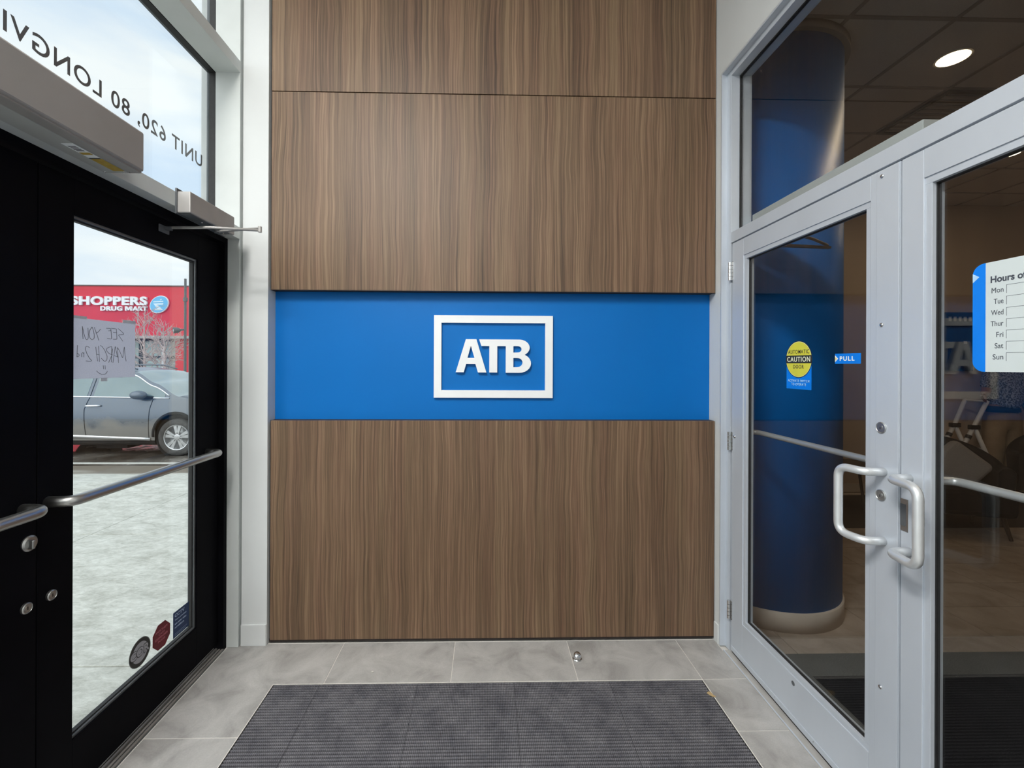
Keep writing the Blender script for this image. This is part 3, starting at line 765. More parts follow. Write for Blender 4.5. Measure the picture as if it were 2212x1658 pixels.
text('line', 'TO OPERATE', (GV - .0008, 1.881, 1.4375), XD, YD, .088, .0105, bpy.data.materials['light_blue_letters'], t, .008, .0003, 1.15)

t = thing('pull_sticker', (GV, 1.585, 1.53), 'small blue PULL sticker on the glass of the lobby door', 'sticker')
box('blue_field', GV - .0005, GV, 1.527, 1.642, 1.5295, 1.5675, print_blue, t)
letters('letter', 'PULL', (GV - .0006, 1.6195, 1.5405), XD, YD, .066, .0165, print_white, t, .028, .0003, 1.25)
bm = bmesh.new(); prism(bm, [(1.642, 1.562), (1.642, 1.535), (1.627, 1.5485)], 'x', GV - .0008, GV - .0005); finish('arrow', bm, print_white, t)
bm = bmesh.new(); prism(bm, [(1.642, 1.555), (1.642, 1.542), (1.633, 1.5485)], 'x', GV - .0010, GV - .0008); finish('arrow_core', bm, M('pale_gold_print', (.85, .68, .25), .5, vary=(.82, .65, .24), scale=40), t)

t = thing('hours_sign', (GV, 1.02, 1.506), 'white opening hours decal with a blue left edge on the glass', 'sign')
hw = M('white_decal', (.64, .70, .70), .5, vary=(.61, .67, .67), scale=6)
HY0, HY1, HZ0, HZ1 = .86, 1.170, 1.507, 1.795
def round_rect(y0, y1, z0, z1, r, left=True, n=8):
    p = [(y0, z0), (y0, z1)]
    p += [(y1 - r + r * math.cos(R(90 - 90 * k / n)), z1 - r + r * math.sin(R(90 - 90 * k / n))) for k in range(n + 1)]
    p += [(y1 - r + r * math.cos(R(-90 * k / n)), z0 + r + r * math.sin(R(-90 * k / n))) for k in range(n + 1)]
    return p
bm = bmesh.new(); prism(bm, [(HY0, HZ0), (HY0, HZ1), (1.139, HZ1), (1.139, HZ0)], 'x', GV - .0006, GV); finish('white_field', bm, hw, t)
bm = bmesh.new(); prism(bm, round_rect(1.139, HY1, HZ0, HZ1, .028), 'x', GV - .0006, GV); finish('blue_edge', bm, print_blue, t)
bm = bmesh.new(); prism(bm, [(HY1, 1.772), (HY1, 1.747), (1.154, 1.761)], 'x', GV - .0008, GV - .0006); finish('arrow', bm, M('pale_blue_arrow', (.45, .68, .93), .5, vary=(.42, .65, .9), scale=30), t)
dgrey = M('dark_grey_print', (.05, .06, .08), .6, vary=(.07, .08, .10), scale=50)
letters('letter', 'Hours of', (GV - .0007, 1.1275, 1.7395), XD, YD, .077, .018, dgrey, t, .03, .0003)
for i, d in enumerate(('Mon', 'Tue', 'Wed', 'Thur', 'Fri', 'Sat', 'Sun')):
    z = 1.7125 - i * .02885
    w = {'Mon': .0265, 'Tue': .0215, 'Wed': .0275, 'Thur': .0285, 'Fri': .0155, 'Sat': .019, 'Sun': .0235}[d]
    text('day', d, (GV - .0007, 1.0985 + w, z), XD, YD, w, .0135, dgrey, t, 0.0, .0003)
    boxes('hours_box', [(GV - .0009, GV - .0006, .90, 1.0925, z + .0165, z + .0173), (GV - .0009, GV - .0006, 1.0917, 1.0925, z - .004, z + .0165)], dgrey, t)

# ------------------------------------------------------------------ STRUCTURE: lobby
LX1, LY0, LY1, LZ = 8.6, -1.3, 5.24, 3.48
fl2 = setp(box('floor.001', 1.43, LX1, LY0, LY1, -.16, -.010, M('lobby_grout', (.60, .53, .45), .8, vary=(.54, .48, .41), scale=80)), 'taupe porcelain tiled floor of the dim lobby', 'floor', kind='structure')
src = None
for r in range(12):
    ys = 2.115 + .303 * 1 - .303 * 3 + .303 * (r)
    if ys + .303 > LY1: continue
    for c in range(12):
        x0 = 1.655 - .608 + .608 * c
        x1 = x0 + .608
        if x1 > LX1: continue
        if x0 < 1.45:
            box('tile', 1.436, x1 - G, ys + G, ys + .303 - G, -.0095, 0, lobby_tile, fl2); continue
        if src is None:
            src = box('tile', x0 + G, x1 - G, ys + G, ys + .303 - G, -.0095, 0, lobby_tile, fl2)
        else:
            copy_obj(src, ((x0 + x1) / 2, ys + .1515, -.00475), fl2)
setp(box('wall_far', 1.30, LX1 + .1, LY1, LY1 + .12, -.1, LZ + .1, beige), 'dim beige wall at the far side of the lobby', 'wall', kind='structure')
setp(box('wall_side', LX1, LX1 + .12, LY0, LY1, -.1, LZ + .1, beige), 'dim beige wall at the right end of the lobby', 'wall', kind='structure')
setp(boxes('wall_near', [(1.44, LX1, LY0 - .12, LY0, -.1, LZ + .1)], beige), 'beige lobby wall on the near side outside the view', 'wall', kind='structure')
setp(boxes('wall_middle', [(1.30, 1.42, 2.66, LY1, -.1, LZ + .1)], beige), 'beige lobby wall behind the blue column', 'wall', kind='structure')
setp(box('baseboard_far', 1.42, LX1, LY1 - .012, LY1, 0, .10, cream_base), 'cream baseboard along the far beige lobby wall', 'baseboard', kind='structure')
ce = setp(box('ceiling.001', 1.44, LX1, LY0, LY1, LZ + .035, LZ + .15, tbar_m), 'suspended lobby ceiling of square beige tiles', 'ceiling', kind='structure')
gx = [1.44] + [2.035 + .612 * k for k in range(11)]
gy = [2.43 - .606 * k for k in range(6, 0, -1)] + [2.43 + .606 * k for k in range(5)] + [LY1]
gx = [x for x in gx if x < LX1] + [LX1]
src = None
for i in range(len(gx) - 1):
    for j in range(len(gy) - 1):
        x0, x1, y0, y1 = gx[i] + .012, gx[i + 1] - .012, gy[j] + .012, gy[j + 1] - .012
        if abs(x1 - x0 - .588) < 1e-3 and abs(y1 - y0 - .582) < 1e-3:
            if src is None: src = box('ceiling_tile', x0, x1, y0, y1, LZ + .004, LZ + .034, ceil_tile_m, ce, .004)
            else: copy_obj(src, ((x0 + x1) / 2, (y0 + y1) / 2, LZ + .019), ce)
        elif x1 - x0 > .02 and y1 - y0 > .02:
            box('ceiling_tile', x0, x1, y0, y1, LZ + .004, LZ + .034, ceil_tile_m, ce)
for x in gx[1:-1]:
    box('tee_bar', x - .012, x + .012, LY0, LY1, LZ, LZ + .035, tbar_m, ce)
for y in gy[1:-1]:
    box('tee_bar', 1.44, LX1, y - .012, y + .012, LZ + .0005, LZ + .0352, tbar_m, ce)

lens_m = M('warm_lamp_lens', (1, .9, .75), .4, emit=(1, .80, .52), es=14.0, vary=(.98, .88, .73), scale=4)
def downlight(x, y, label):
    t = thing('downlight', (x, y, LZ), label, 'light', 'lobby downlights')
    bm = bmesh.new(); lathe(bm, (x, y, LZ - .001), (0, 0, 1), [(.092, .0), (.092, .006), (.0001, .006)], 32); finish('trim_ring', bm, ceil_tile_m, t)
    bm = bmesh.new(); lathe(bm, (x, y, LZ - .005), (0, 0, 1), [(.070, 0), (.080, .004), (.0001, .004)], 32); finish('lens', bm, lens_m, t)
    ld = bpy.data.lights.new('lamp', 'AREA'); ld.shape = 'DISK'; ld.size = .13; ld.energy = LOBBY_LIGHT_W; ld.color = (1, .76, .50)
    adopt(link(bpy.data.objects.new('lamp', ld)), (x, y, LZ - .008), t)
downlight(2.962, 2.735, 'lit warm round downlight in the lobby ceiling seen through the transom window')
downlight(4.80, 3.95, 'warm lobby downlight above the dark armchairs')
downlight(2.96, .90, 'warm lobby downlight over the near end of the lobby mat')
downlight(6.63, 2.73, 'warm lobby downlight at the far right of the lobby')
# return-air vent in the ceiling
t = thing('ceiling_vent', (3.57, 3.34, LZ), 'dark framed square air vent in the lobby ceiling', 'vent')
x0, x1, y0, y1 = 3.270, 3.868, 3.045, 3.63
boxes('frame', [(x0, x1, y0, y0 + .03, LZ - .012, LZ + .003), (x0, x1, y1 - .03, y1, LZ - .012, LZ + .003), (x0, x0 + .03, y0 + .03, y1 - .03, LZ - .012, LZ + .003), (x1 - .03, x1, y0 + .03, y1 - .03, LZ - .012, LZ + .003)], M('dark_vent_frame', (.10, .085, .07), .6, vary=(.12, .10, .085), scale=20), t)
for k in range(9):
    y = y0 + .06 + k * .058
    box('slat', x0 + .03, x1 - .03, y, y + .022, LZ - .008, LZ - .002, tbar_m, t)

# lobby-side operator of the lobby doors
t = thing('door_operator.001', (1.46, 1.86, 2.235), 'pale grey door operator box behind the lobby transom glass', 'door operator')
box('body', XB + .001, 1.505, 1.400, 2.318, 2.236, 2.325, white_alum, t, .003)
arm_m = M('bronze_arm', (.22, .18, .15), .4, .6, vary=(.26, .21, .18), scale=30)
bm = bmesh.new(); cyl(bm, (1.475, 2.17, 2.236), (1.475, 2.17, 2.125), .010, None, 14); finish('spindle', bm, arm_m, t)
bm = bmesh.new(); prism(bm, [(1.465, 2.158), (1.465, 2.182), (1.745, 2.212), (1.750, 2.196)], 'z', 2.118, 2.130); finish('main_arm', bm, arm_m, t)
bm = bmesh.new(); tube(bm, [(1.735, 2.203, 2.136), (1.60, 2.12, 2.142), (1.36, 1.99, 2.140)], .007, 10); finish('forearm', bm, arm_m, t, smooth=True)

# blue column
CXc, CYc, CR = 1.825, 2.918, .452
t = thing('column', (CXc, CYc, 0), 'round blue laminate column with a cream base behind the lobby door', 'column')
bm = bmesh.new(); lathe(bm, (CXc, CYc, .112), (0, 0, 1), [(CR, 0), (CR, LZ - .16)], 96); finish('shaft', bm, blue_col, t, smooth=False)
for p in bpy.data.objects[-1:] if False else []: pass
bm = bmesh.new(); lathe(bm, (CXc, CYc, 0), (0, 0, 1), [(CR + .010, 0), (CR + .010, .108), (CR + .004, .113), (CR - .02, .113)], 96); finish('column_base', bm, cream_base, t)
bm = bmesh.new(); lathe(bm, (CXc, CYc, LZ - .050), (0, 0, 1), [(CR - .03, 0), (CR + .03, .001), (CR + .03, .049), (CR - .03, .049)], 96); finish('collar', bm, tbar_m, t)
for o in t.children:
    for p in o.data.polygons:
        if abs(p.normal.z) < .5: p.use_smooth = True

# lobby walk-off mat
carpet_d = M('charcoal_ribbed_carpet', (.008, .008, .009), .95, spec=.05, vary=(.030, .030, .032), scale=60, stretch=(3, 26, 1), bump=.8, dist=.004)
carpet_g = M('grey_carpet_border', (.06, .064, .062), .95, spec=.05, vary=(.13, .135, .13), scale=240, bump=.6, dist=.003)
t = thing('lobby_mat', (2.6, 1.3, 0), 'charcoal walk-off mat with a grey border on the lobby floor', 'mat')
boxes('border', [(1.50, 4.2, 2.115, 2.281, 0, .008), (1.50, 1.60, .35, 2.115, 0, .008), (4.05, 4.2, .35, 2.115, 0, .008)], carpet_g, t, .002)
box('field', 1.60, 4.05, .35, 2.115, 0, .0075, carpet_d, t, .001)

# rug, chairs, table, wall screen
rug_m = M('dark_brown_rug', (.035, .027, .022), .95, vary=(.05, .04, .032), scale=120, bump=.4, dist=.003)
setp(box('rug', 3.2, 7.6, 4.06, 5.10, 0, .0022, rug_m, bev=.0005), 'dark brown rug under the lobby armchairs', 'rug')
chair_m = M('black_upholstery', (.009, .0085, .0085), .9, spec=.2, vary=(.014, .013, .0125), scale=90, bump=.15, dist=.001)
leg_m = M('dark_walnut_leg', (.05, .033, .022), .5, vary=(.07, .046, .03), scale=40, stretch=(1, 1, .2))
def armchair(x, y, rz, label):
    t = thing('armchair', (0, 0, 0), label, 'armchair', 'black lobby armchairs')
    WL[t.name] = Vector((0, 0, 0))
    box('seat', -.28, .28, -.32, .22, .20, .44, chair_m, t, .05)
    bm = bmesh.new()
    n = 26; ring = []
    for k in range(n + 1):
        a = R(-35 + 250 * k / n)
        h = .60 + .22 * max(0, math.sin(a)) ** 1.0
        px, py = math.cos(a), math.sin(a)
        ring.append([(.40 * px, .06 + .36 * py, .20), (.42 * px, .06 + .38 * py, h - .03), (.39 * px, .06 + .35 * py, h), (.34 * px, .06 + .30 * py, h), (.31 * px, .06 + .27 * py, h - .04), (.30 * px, .06 + .27 * py, .20)])
    V = [[bm.verts.new(p) for p in r] for r in ring]
    for k in range(n):
        for q in range(6):
            bm.faces.new((V[k][q], V[k][(q + 1) % 6], V[k + 1][(q + 1) % 6], V[k + 1][q]))
    bm.faces.new(V[0][::-1]); bm.faces.new(V[-1])
    finish('backrest', bm, chair_m, t, .01, smooth=True)
    for sx in (-1, 1):
        for sy in (-1, 1):
            bm = bmesh.new(); cyl(bm, (sx * .26, sy * .24, 0), (sx * .22, sy * .20, .21), .013, .020, 12); finish('leg', bm, leg_m, t)
    t.location = (x, y, .0032); t.rotation_euler = (0, 0, rz)
    return t
armchair(4.42, 4.05, R(-20), 'black upholstered armchair holding a grey cushion, nearer of the two')
armchair(6.02, 4.42, R(-48), 'black upholstered armchair at the right edge in front of the standing person')
bm = bmesh.new()
bmesh.ops.create_cube(bm, size=1.0, matrix=Matrix.Translation((4.37, 3.98, .60)) @ Matrix.Rotation(R(-20), 4, 'Z') @ Matrix.Rotation(R(-14), 4, 'X') @ Matrix.Rotation(R(44), 4, 'Y') @ Matrix.Diagonal((.36, .11, .36, 1)))
cu = finish('cushion', bm, M('grey_beige_cushion', (.20, .185, .17), .9, vary=(.24, .22, .20), scale=160), None, .05, seg=4)
setp(cu, 'grey-beige cushion propped on the nearer black armchair', 'cushion')
t = thing('side_table', (3.96, 4.68, 0), 'dark round side table seen between the blue column and the door stile', 'table')
bm = bmesh.new(); lathe(bm, (3.96, 4.68, .44), (0, 0, 1), [(.27, 0), (.28, .012), (.28, .025), (.27, .03), (.0001, .03)], 40); finish('table_top', bm, leg_m, t)
for k in range(3):
    a = R(20 + 120 * k); bm = bmesh.new()
    cyl(bm, (3.96 + .22 * math.cos(a), 4.68 + .22 * math.sin(a), .0024), (3.96 + .12 * math.cos(a), 4.68 + .12 * math.sin(a), .44), .011, .015, 12); finish('leg', bm, leg_m, t)
t = thing('wall_screen', (5.66, 5.22, 1.47), 'dark wall mounted display with small pale marks on the far lobby wall', 'screen')
box('housing', 5.35, 5.90, 5.205, 5.24, 1.47, 2.18, M('screen_housing', (.012, .014, .02), .4, vary=(.02, .022, .03), scale=12), t, .004)
box('display', 5.365, 5.885, 5.202, 5.2055, 1.485, 2.165, M('navy_display', (.008, .014, .035), .2, vary=(.012, .02, .045), scale=4), t)
mark = M('pale_display_mark', (.45, .47, .5), .6, vary=(.4, .42, .45), scale=40)
for k in range(5):
    box('mark', 5.59 + k * .062, 5.625 + k * .062, 5.1995, 5.202, 2.07, 2.125, mark, t)
box('mark', 5.775, 5.82, 5.1995, 5.202, 1.80, 1.83, mark, t)

# white folding ladder
t = thing('folding_ladder', (5.40, 4.8, 0), 'white folding ladder with black hinges behind the armchairs', 'ladder')
stw = M('white_tube', (.66, .64, .62), .4, vary=(.62, .60, .58), scale=20)
FT = .022
rails = [((5.602, 4.80, 1.137), (5.451, 4.80, .851), (4.99, 4.80, FT)), ((5.548, 4.98, 1.137), (5.425, 4.98, .851), (4.965, 4.98, FT))]
legs = [((5.462, 4.80, .838), (5.835, 4.80, FT)), ((5.436, 4.98, .838), (5.81, 4.98, FT))]
for r_ in rails:
    bm = bmesh.new(); tube(bm, r_, .021, 14); finish('rail', bm, stw, t, smooth=True)
for r_ in legs:
    bm = bmesh.new(); tube(bm, r_, .020, 14); finish('leg', bm, stw, t, smooth=True)
for y in (4.80, 4.98):
    xo = 0 if y < 4.9 else -.026
    bm = bmesh.new(); bx(bm, 5.405 + xo, 5.505 + xo, y - .026, y + .026, .822, .872); finish('hinge', bm, black_rub, t, .006)
    bm = bmesh.new(); d = Vector((-.461, 0, -.829)).normalized(); c = Vector((5.451 + xo, y, .851)) + d * .13; cyl(bm, c - d * .02, c + d * .02, .027, None, 14); finish('clamp', bm, black_rub, t)
for f in (.30, .62):
    p0 = Vector(legs[0][0]).lerp(Vector(legs[0][1]), f); p1 = Vector(legs[1][0]).lerp(Vector(legs[1][1]), f)
    bm = bmesh.new(); cyl(bm, p0, p1, .014, None, 10); finish('rung', bm, stw, t)
    p0 = Vector(rails[0][1]).lerp(Vector(rails[0][2]), f); p1 = Vector(rails[1][1]).lerp(Vector(rails[1][2]), f)
    bm = bmesh.new(); cyl(bm, p0, p1, .014, None, 10); finish('rung', bm, stw, t)
bm = bmesh.new(); cyl(bm, rails[0][0], rails[1][0], .014, None, 10); finish('rung', bm, stw, t)

# person standing beside the ladder
def skinned(name, joints, links, mat, parent, root, sub=2):
    keys = list(joints)
    me = bpy.data.meshes.new(name)
    me.from_pydata([joints[k][0] for k in keys], [(keys.index(a), keys.index(b)) for a, b in links], [])
    o = link(bpy.data.objects.new(name, me))
    me.materials.append(mat)
    adopt(o, (0, 0, 0), parent)
    md = o.modifiers.new('skin', 'SKIN'); md.use_smooth_shade = True
    for i, k in enumerate(keys):
        r = joints[k][1]
        me.skin_vertices[0].data[i].radius = r if isinstance(r, tuple) else (r, r)
        me.skin_vertices[0].data[i].use_root = (k == root)
    sd = o.modifiers.new('smooth', 'SUBSURF'); sd.levels = sub; sd.render_levels = sub
    return o
pr = thing('person', (6.04, 5.02, 0), 'person in a speckled grey jacket and tan trousers standing beside the white ladder', 'person')
flesh = M('brown_skin', (.30, .15, .095), .55, vary=(.27, .135, .085), scale=30)
J = {'pelvis': ((6.03, 5.02, .97), (.13, .10)), 'waist': ((6.04, 5.02, 1.13), (.12, .09)), 'chest': ((6.07, 5.03, 1.34), (.145, .10)), 'nb': ((6.08, 5.03, 1.49), (.06, .06)),
     'nt': ((6.075, 5.01, 1.56), (.046, .05)), 'jaw': ((6.06, 4.985, 1.610), (.078, .088)), 'hd': ((6.062, 4.995, 1.675), (.100, .115)), 'ht': ((6.068, 5.005, 1.755), (.075, .088)),
     'nose': ((6.018, 4.905, 1.665), (.012, .014)), 'sl': ((5.91, 5.03, 1.43), .058), 'el': ((5.80, 4.99, 1.205), .043), 'wl': ((5.645, 4.87, 1.200), .029), 'pl': ((5.60, 4.835, 1.190), (.034, .018)),
     'sr': ((6.25, 5.04, 1.43), .058), 'er': ((6.33, 5.03, 1.17), .043), 'wr': ((6.31, 4.955, .95), .028), 'pr': ((6.305, 4.94, .88), (.034, .018)),
     'hl': ((5.945, 5.02, .92), .092), 'kl': ((5.915, 4.99, .50), .058), 'al': ((5.905, 5.03, .10), .042), 'tl': ((5.88, 4.88, .04), .034),
     'hr': ((6.115, 5.02, .92), .092), 'kr': ((6.14, 4.99, .50), .058), 'ar': ((6.15, 5.03, .10), .042), 'tr': ((6.13, 4.88, .04), .034)}
E_ = [('pelvis', 'waist'), ('waist', 'chest'), ('chest', 'nb'), ('nb', 'nt'), ('nt', 'jaw'), ('jaw', 'hd'), ('hd', 'ht'), ('hd', 'nose'), ('chest', 'sl'), ('sl', 'el'), ('el', 'wl'), ('wl', 'pl'), ('chest', 'sr'), ('sr', 'er'), ('er', 'wr'), ('wr', 'pr'),
      ('pelvis', 'hl'), ('hl', 'kl'), ('kl', 'al'), ('al', 'tl'), ('pelvis', 'hr'), ('hr', 'kr'), ('kr', 'ar'), ('ar', 'tr')]
for side, base, along, wide, curl in (('l', Vector((5.60, 4.835, 1.190)), Vector((-.030, -.026, -.012)), Vector((.012, .010, -.017)), Vector((.012, -.016, -.018))), ('r', Vector((6.305, 4.94, .88)), Vector((-.002, -.006, -.034)), Vector((-.004, -.019, 0)), Vector((-.012, -.004, -.012)))):
    for k, (w, ln) in enumerate(((-1.3, .85), (-.45, 1.0), (.45, .95), (1.3, .75))):
        p1 = base + along * 1.0 + wide * w; p2 = p1 + along * ln * .8 + curl * .3; p3 = p2 + along * ln * .35 + curl * .9
        for n_, p in (('a', p1), ('b', p2), ('c', p3)): J['f%s%d%s' % (side, k, n_)] = (tuple(p), .0088 if n_ != 'c' else .0075)
        E_ += [('p' + side, 'f%s%da' % (side, k)), ('f%s%da' % (side, k), 'f%s%db' % (side, k)), ('f%s%db' % (side, k), 'f%s%dc' % (side, k))]
    q1 = base + wide * -2.1 + along * .15; q2 = q1 + along * .8 + wide * -.5 + curl * .5
    J['t%s1' % side] = (tuple(q1), .010); J['t%s2' % side] = (tuple(q2), .0085)
    E_ += [('p' + side, 't%s1' % side), ('t%s1' % side, 't%s2' % side)]
skinned('body', J, E_, flesh, pr, 'pelvis')
speck = M('speckled_grey_knit', (.045, .05, .075), .95, vary=(.42, .42, .45), scale=75, detail=3, lo=.42, hi=.58, bump=.5, dist=.004)
skinned('jacket', {'p': ((6.035, 5.02, 1.010), (.205, .15)), 'w': ((6.045, 5.02, 1.18), (.175, .13)), 'c': ((6.07, 5.03, 1.34), (.185, .135)), 'n': ((6.08, 5.03, 1.475), (.085, .08)),
                   'sl': ((5.905, 5.03, 1.425), .080), 'ul': ((5.86, 5.012, 1.33), .070), 'el': ((5.82, 4.995, 1.25), .062), 'sr': ((6.255, 5.04, 1.425), .080), 'er': ((6.335, 5.03, 1.17), .064), 'wr': ((6.315, 4.965, .985), .048)},
        [('p', 'w'), ('w', 'c'), ('c', 'n'), ('c', 'sl'), ('sl', 'ul'), ('ul', 'el'), ('c', 'sr'), ('sr', 'er'), ('er', 'wr')], speck, pr, 'p')
bm = bmesh.new(); lathe(bm, (6.035, 5.02, .995), (0, 0, 1), [(.150, 0), (.176, .004), (.174, .05), (.14, .07)], 36)
for v in bm.verts: v.co.y = 5.02 + (v.co.y - 5.02) * .72
finish('shirt_hem', bm, M('navy_shirt', (.004, .010, .034), .9, vary=(.006, .014, .045), scale=60), pr, smooth=True)
tan = M('tan_trouser_cloth', (.30, .215, .13), .9, vary=(.25, .175, .105), scale=9, detail=6, bump=.5, dist=.012)
skinned('trousers', {'w': ((6.035, 5.02, 1.055), (.155, .115)), 'p': ((6.03, 5.02, .955), (.172, .128)), 'hl': ((5.94, 5.02, .86), (.115, .11)), 'kl': ((5.91, 4.99, .50), .085), 'al': ((5.90, 5.03, .115), .070), 'hr': ((6.12, 5.02, .86), (.115, .11)), 'kr': ((6.145, 4.99, .50), .085), 'ar': ((6.155, 5.03, .115), .070)},
        [('w', 'p'), ('p', 'hl'), ('hl', 'kl'), ('kl', 'al'), ('p', 'hr'), ('hr', 'kr'), ('kr', 'ar')], tan, pr, 'p')
shoe_m = M('dark_shoe', (.02, .018, .016), .6, vary=(.03, .027, .024), scale=30)
for x0, x1 in ((5.905, 5.88), (6.15, 6.13)):
    bm = bmesh.new(); bmesh.ops.create_uvsphere(bm, u_segments=18, v_segments=12, radius=1, matrix=Matrix.Translation(((x0 + x1) / 2, 4.95, .048)) @ Matrix.Diagonal((.052, .145, .046, 1))); finish('shoe', bm, shoe_m, pr, smooth=True)
bm = bmesh.new(); bmesh.ops.create_uvsphere(bm, u_segments=24, v_segments=16, radius=1, matrix=Matrix.Translation((6.078, 5.022, 1.70)) @ Matrix.Diagonal((.096, .112, .098, 1)))
bmesh.ops.delete(bm, geom=[v for v in bm.verts if v.co.y < 4.965 and v.co.z < 1.725], context='VERTS')
finish('hair', bm, M('dark_hair', (.015, .011, .009), .7, vary=(.025, .018, .014), scale=50, stretch=(1, 1, 6)), pr, smooth=True)
for dx in (-.026, .030):
    bm = bmesh.new(); bmesh.ops.create_uvsphere(bm, u_segments=12, v_segments=8, radius=.011, matrix=Matrix.Translation((6.045 + dx, 4.914 + .004 * (dx > 0), 1.685))); finish('eye', bm, print_black, pr, smooth=True)
bm = bmesh.new(); tube(bm, [(6.012, 4.922, 1.628), (6.034, 4.914, 1.625), (6.056, 4.922, 1.628)], [.003, .006, .003], 8); finish('mouth', bm, M('lips', (.25, .09, .07), .5, vary=(.22, .08, .06), scale=40), pr, smooth=True)

# ------------------------------------------------------------------ OUTSIDE: pavement, lot
GZ = -.26          # level of the parking lot
def snow_concrete():
    m = bpy.data.materials.new('snow_dusted_concrete'); m.use_nodes = True
    t = m.node_tree; b = t.nodes['Principled BSDF']; N = t.nodes.new; L = t.links.new
    gm = N('ShaderNodeNewGeometry')
    mp = N('ShaderNodeMapping'); mp.inputs['Scale'].default_value = (1.4, 2.6, 1); mp.inputs['Rotation'].default_value = (0, 0, R(18))
    L(gm.outputs['Position'], mp.inputs['Vector'])
    n1 = N('ShaderNodeTexNoise'); n1.inputs['Scale'].default_value = 3.2; n1.inputs['Detail'].default_value = 9; n1.inputs['Roughness'].default_value = .68; n1.inputs['Distortion'].default_value = .8
    L(mp.outputs['Vector'], n1.inputs['Vector'])
    n2 = N('ShaderNodeTexNoise'); n2.inputs['Scale'].default_value = 22; n2.inputs['Detail'].default_value = 5; n2.inputs['Roughness'].default_value = .7
    L(mp.outputs['Vector'], n2.inputs['Vector'])
    ad = N('ShaderNodeMath'); ad.operation = 'MULTIPLY_ADD'; ad.inputs[1].default_value = .45; L(n2.outputs['Fac'], ad.inputs[0]); 
    m1 = N('ShaderNodeMath'); m1.operation = 'MULTIPLY'; m1.inputs[1].default_value = .6; L(n1.outputs['Fac'], m1.inputs[0]); L(m1.outputs[0], ad.inputs[2])
    rp = N('ShaderNodeValToRGB'); e = rp.color_ramp.elements
    e[0].position = .40; e[0].color = (.44, .435, .38, 1); e[1].position = .66; e[1].color = (.78, .775, .71, 1)
    x = e.new(.53); x.color = (.61, .605, .545, 1)
    L(ad.outputs[0], rp.inputs['Fac']); L(rp.outputs['Color'], b.inputs['Base Color'])
    b.inputs['Roughness'].default_value = .8
    bp = N('ShaderNodeBump'); bp.inputs['Strength'].default_value = .7; bp.inputs['Distance'].default_value = .012
    L(ad.outputs[0], bp.inputs['Height']); L(bp.outputs['Normal'], b.inputs['Normal'])
    return m
snow = snow_concrete()
def wet_asphalt():
    m = bpy.data.materials.new('wet_sandy_asphalt'); m.use_nodes = True
    t = m.node_tree; b = t.nodes['Principled BSDF']; N = t.nodes.new; L = t.links.new
    gm = N('ShaderNodeNewGeometry')
    n1 = N('ShaderNodeTexNoise'); n1.inputs['Scale'].default_value = 1.1; n1.inputs['Detail'].default_value = 6; n1.inputs['Roughness'].default_value = .6
    L(gm.outputs['Position'], n1.inputs['Vector'])
    rp = N('ShaderNodeValToRGB'); e = rp.color_ramp.elements
    e[0].position = .38; e[0].color = (.075, .060, .048, 1); e[1].position = .66; e[1].color = (.30, .27, .235, 1)
    L(n1.outputs['Fac'], rp.inputs['Fac']); L(rp.outputs['Color'], b.inputs['Base Color'])
    r2 = N('ShaderNodeValToRGB'); r2.color_ramp.elements[0].position = .56; r2.color_ramp.elements[0].color = (.06, .06, .06, 1); r2.color_ramp.elements[1].position = .68; r2.color_ramp.elements[1].color = (.7, .7, .7, 1)
    L(n1.outputs['Fac'], r2.inputs['Fac']); L(r2.outputs['Color'], b.inputs['Roughness'])
    return m
asphalt = wet_asphalt()
bm = bmesh.new()
V = [bm.verts.new(p) for p in ((-90, -60, GZ), (-1.6, -60, GZ), (-1.6, 120, GZ), (-90, 120, GZ))]
bm.faces.new(V); ret = bmesh.ops.extrude_face_region(bm, geom=bm.faces[:])
for g in ret['geom']:
    if isinstance(g, bmesh.types.BMVert): g.co.z -= .3
setp(finish('ground', bm, asphalt), 'wet sandy asphalt of the parking lot', 'ground', kind='structure')
pv = setp(box('pavement', -9.6, -1.535, -3.0, 5.84, -.30, -.045, M('packed_snow_bed', (.34, .34, .31), .8, vary=(.44, .44, .41), scale=12)), 'snow-dusted concrete pavement outside the entrance doors', 'pavement', kind='structure')
ysl = [-3.0, -1.25, .515, 2.283, 4.050, 5.84]
xsl = [-9.6, -7.6, -5.58, -3.56, -1.535]
for a, b in zip(ysl, ysl[1:]):
    for c, d in zip(xsl, xsl[1:]):
        box('slab', c + .002, d - .002, a + .004, b - .004, -.06, -.022, snow, pv, .004)
bm = bmesh.new()
prism(bm, [(5.84, -.024), (5.84, -.30), (7.80, -.30), (7.80, -.2595)], 'x', -9.6, -1.6)
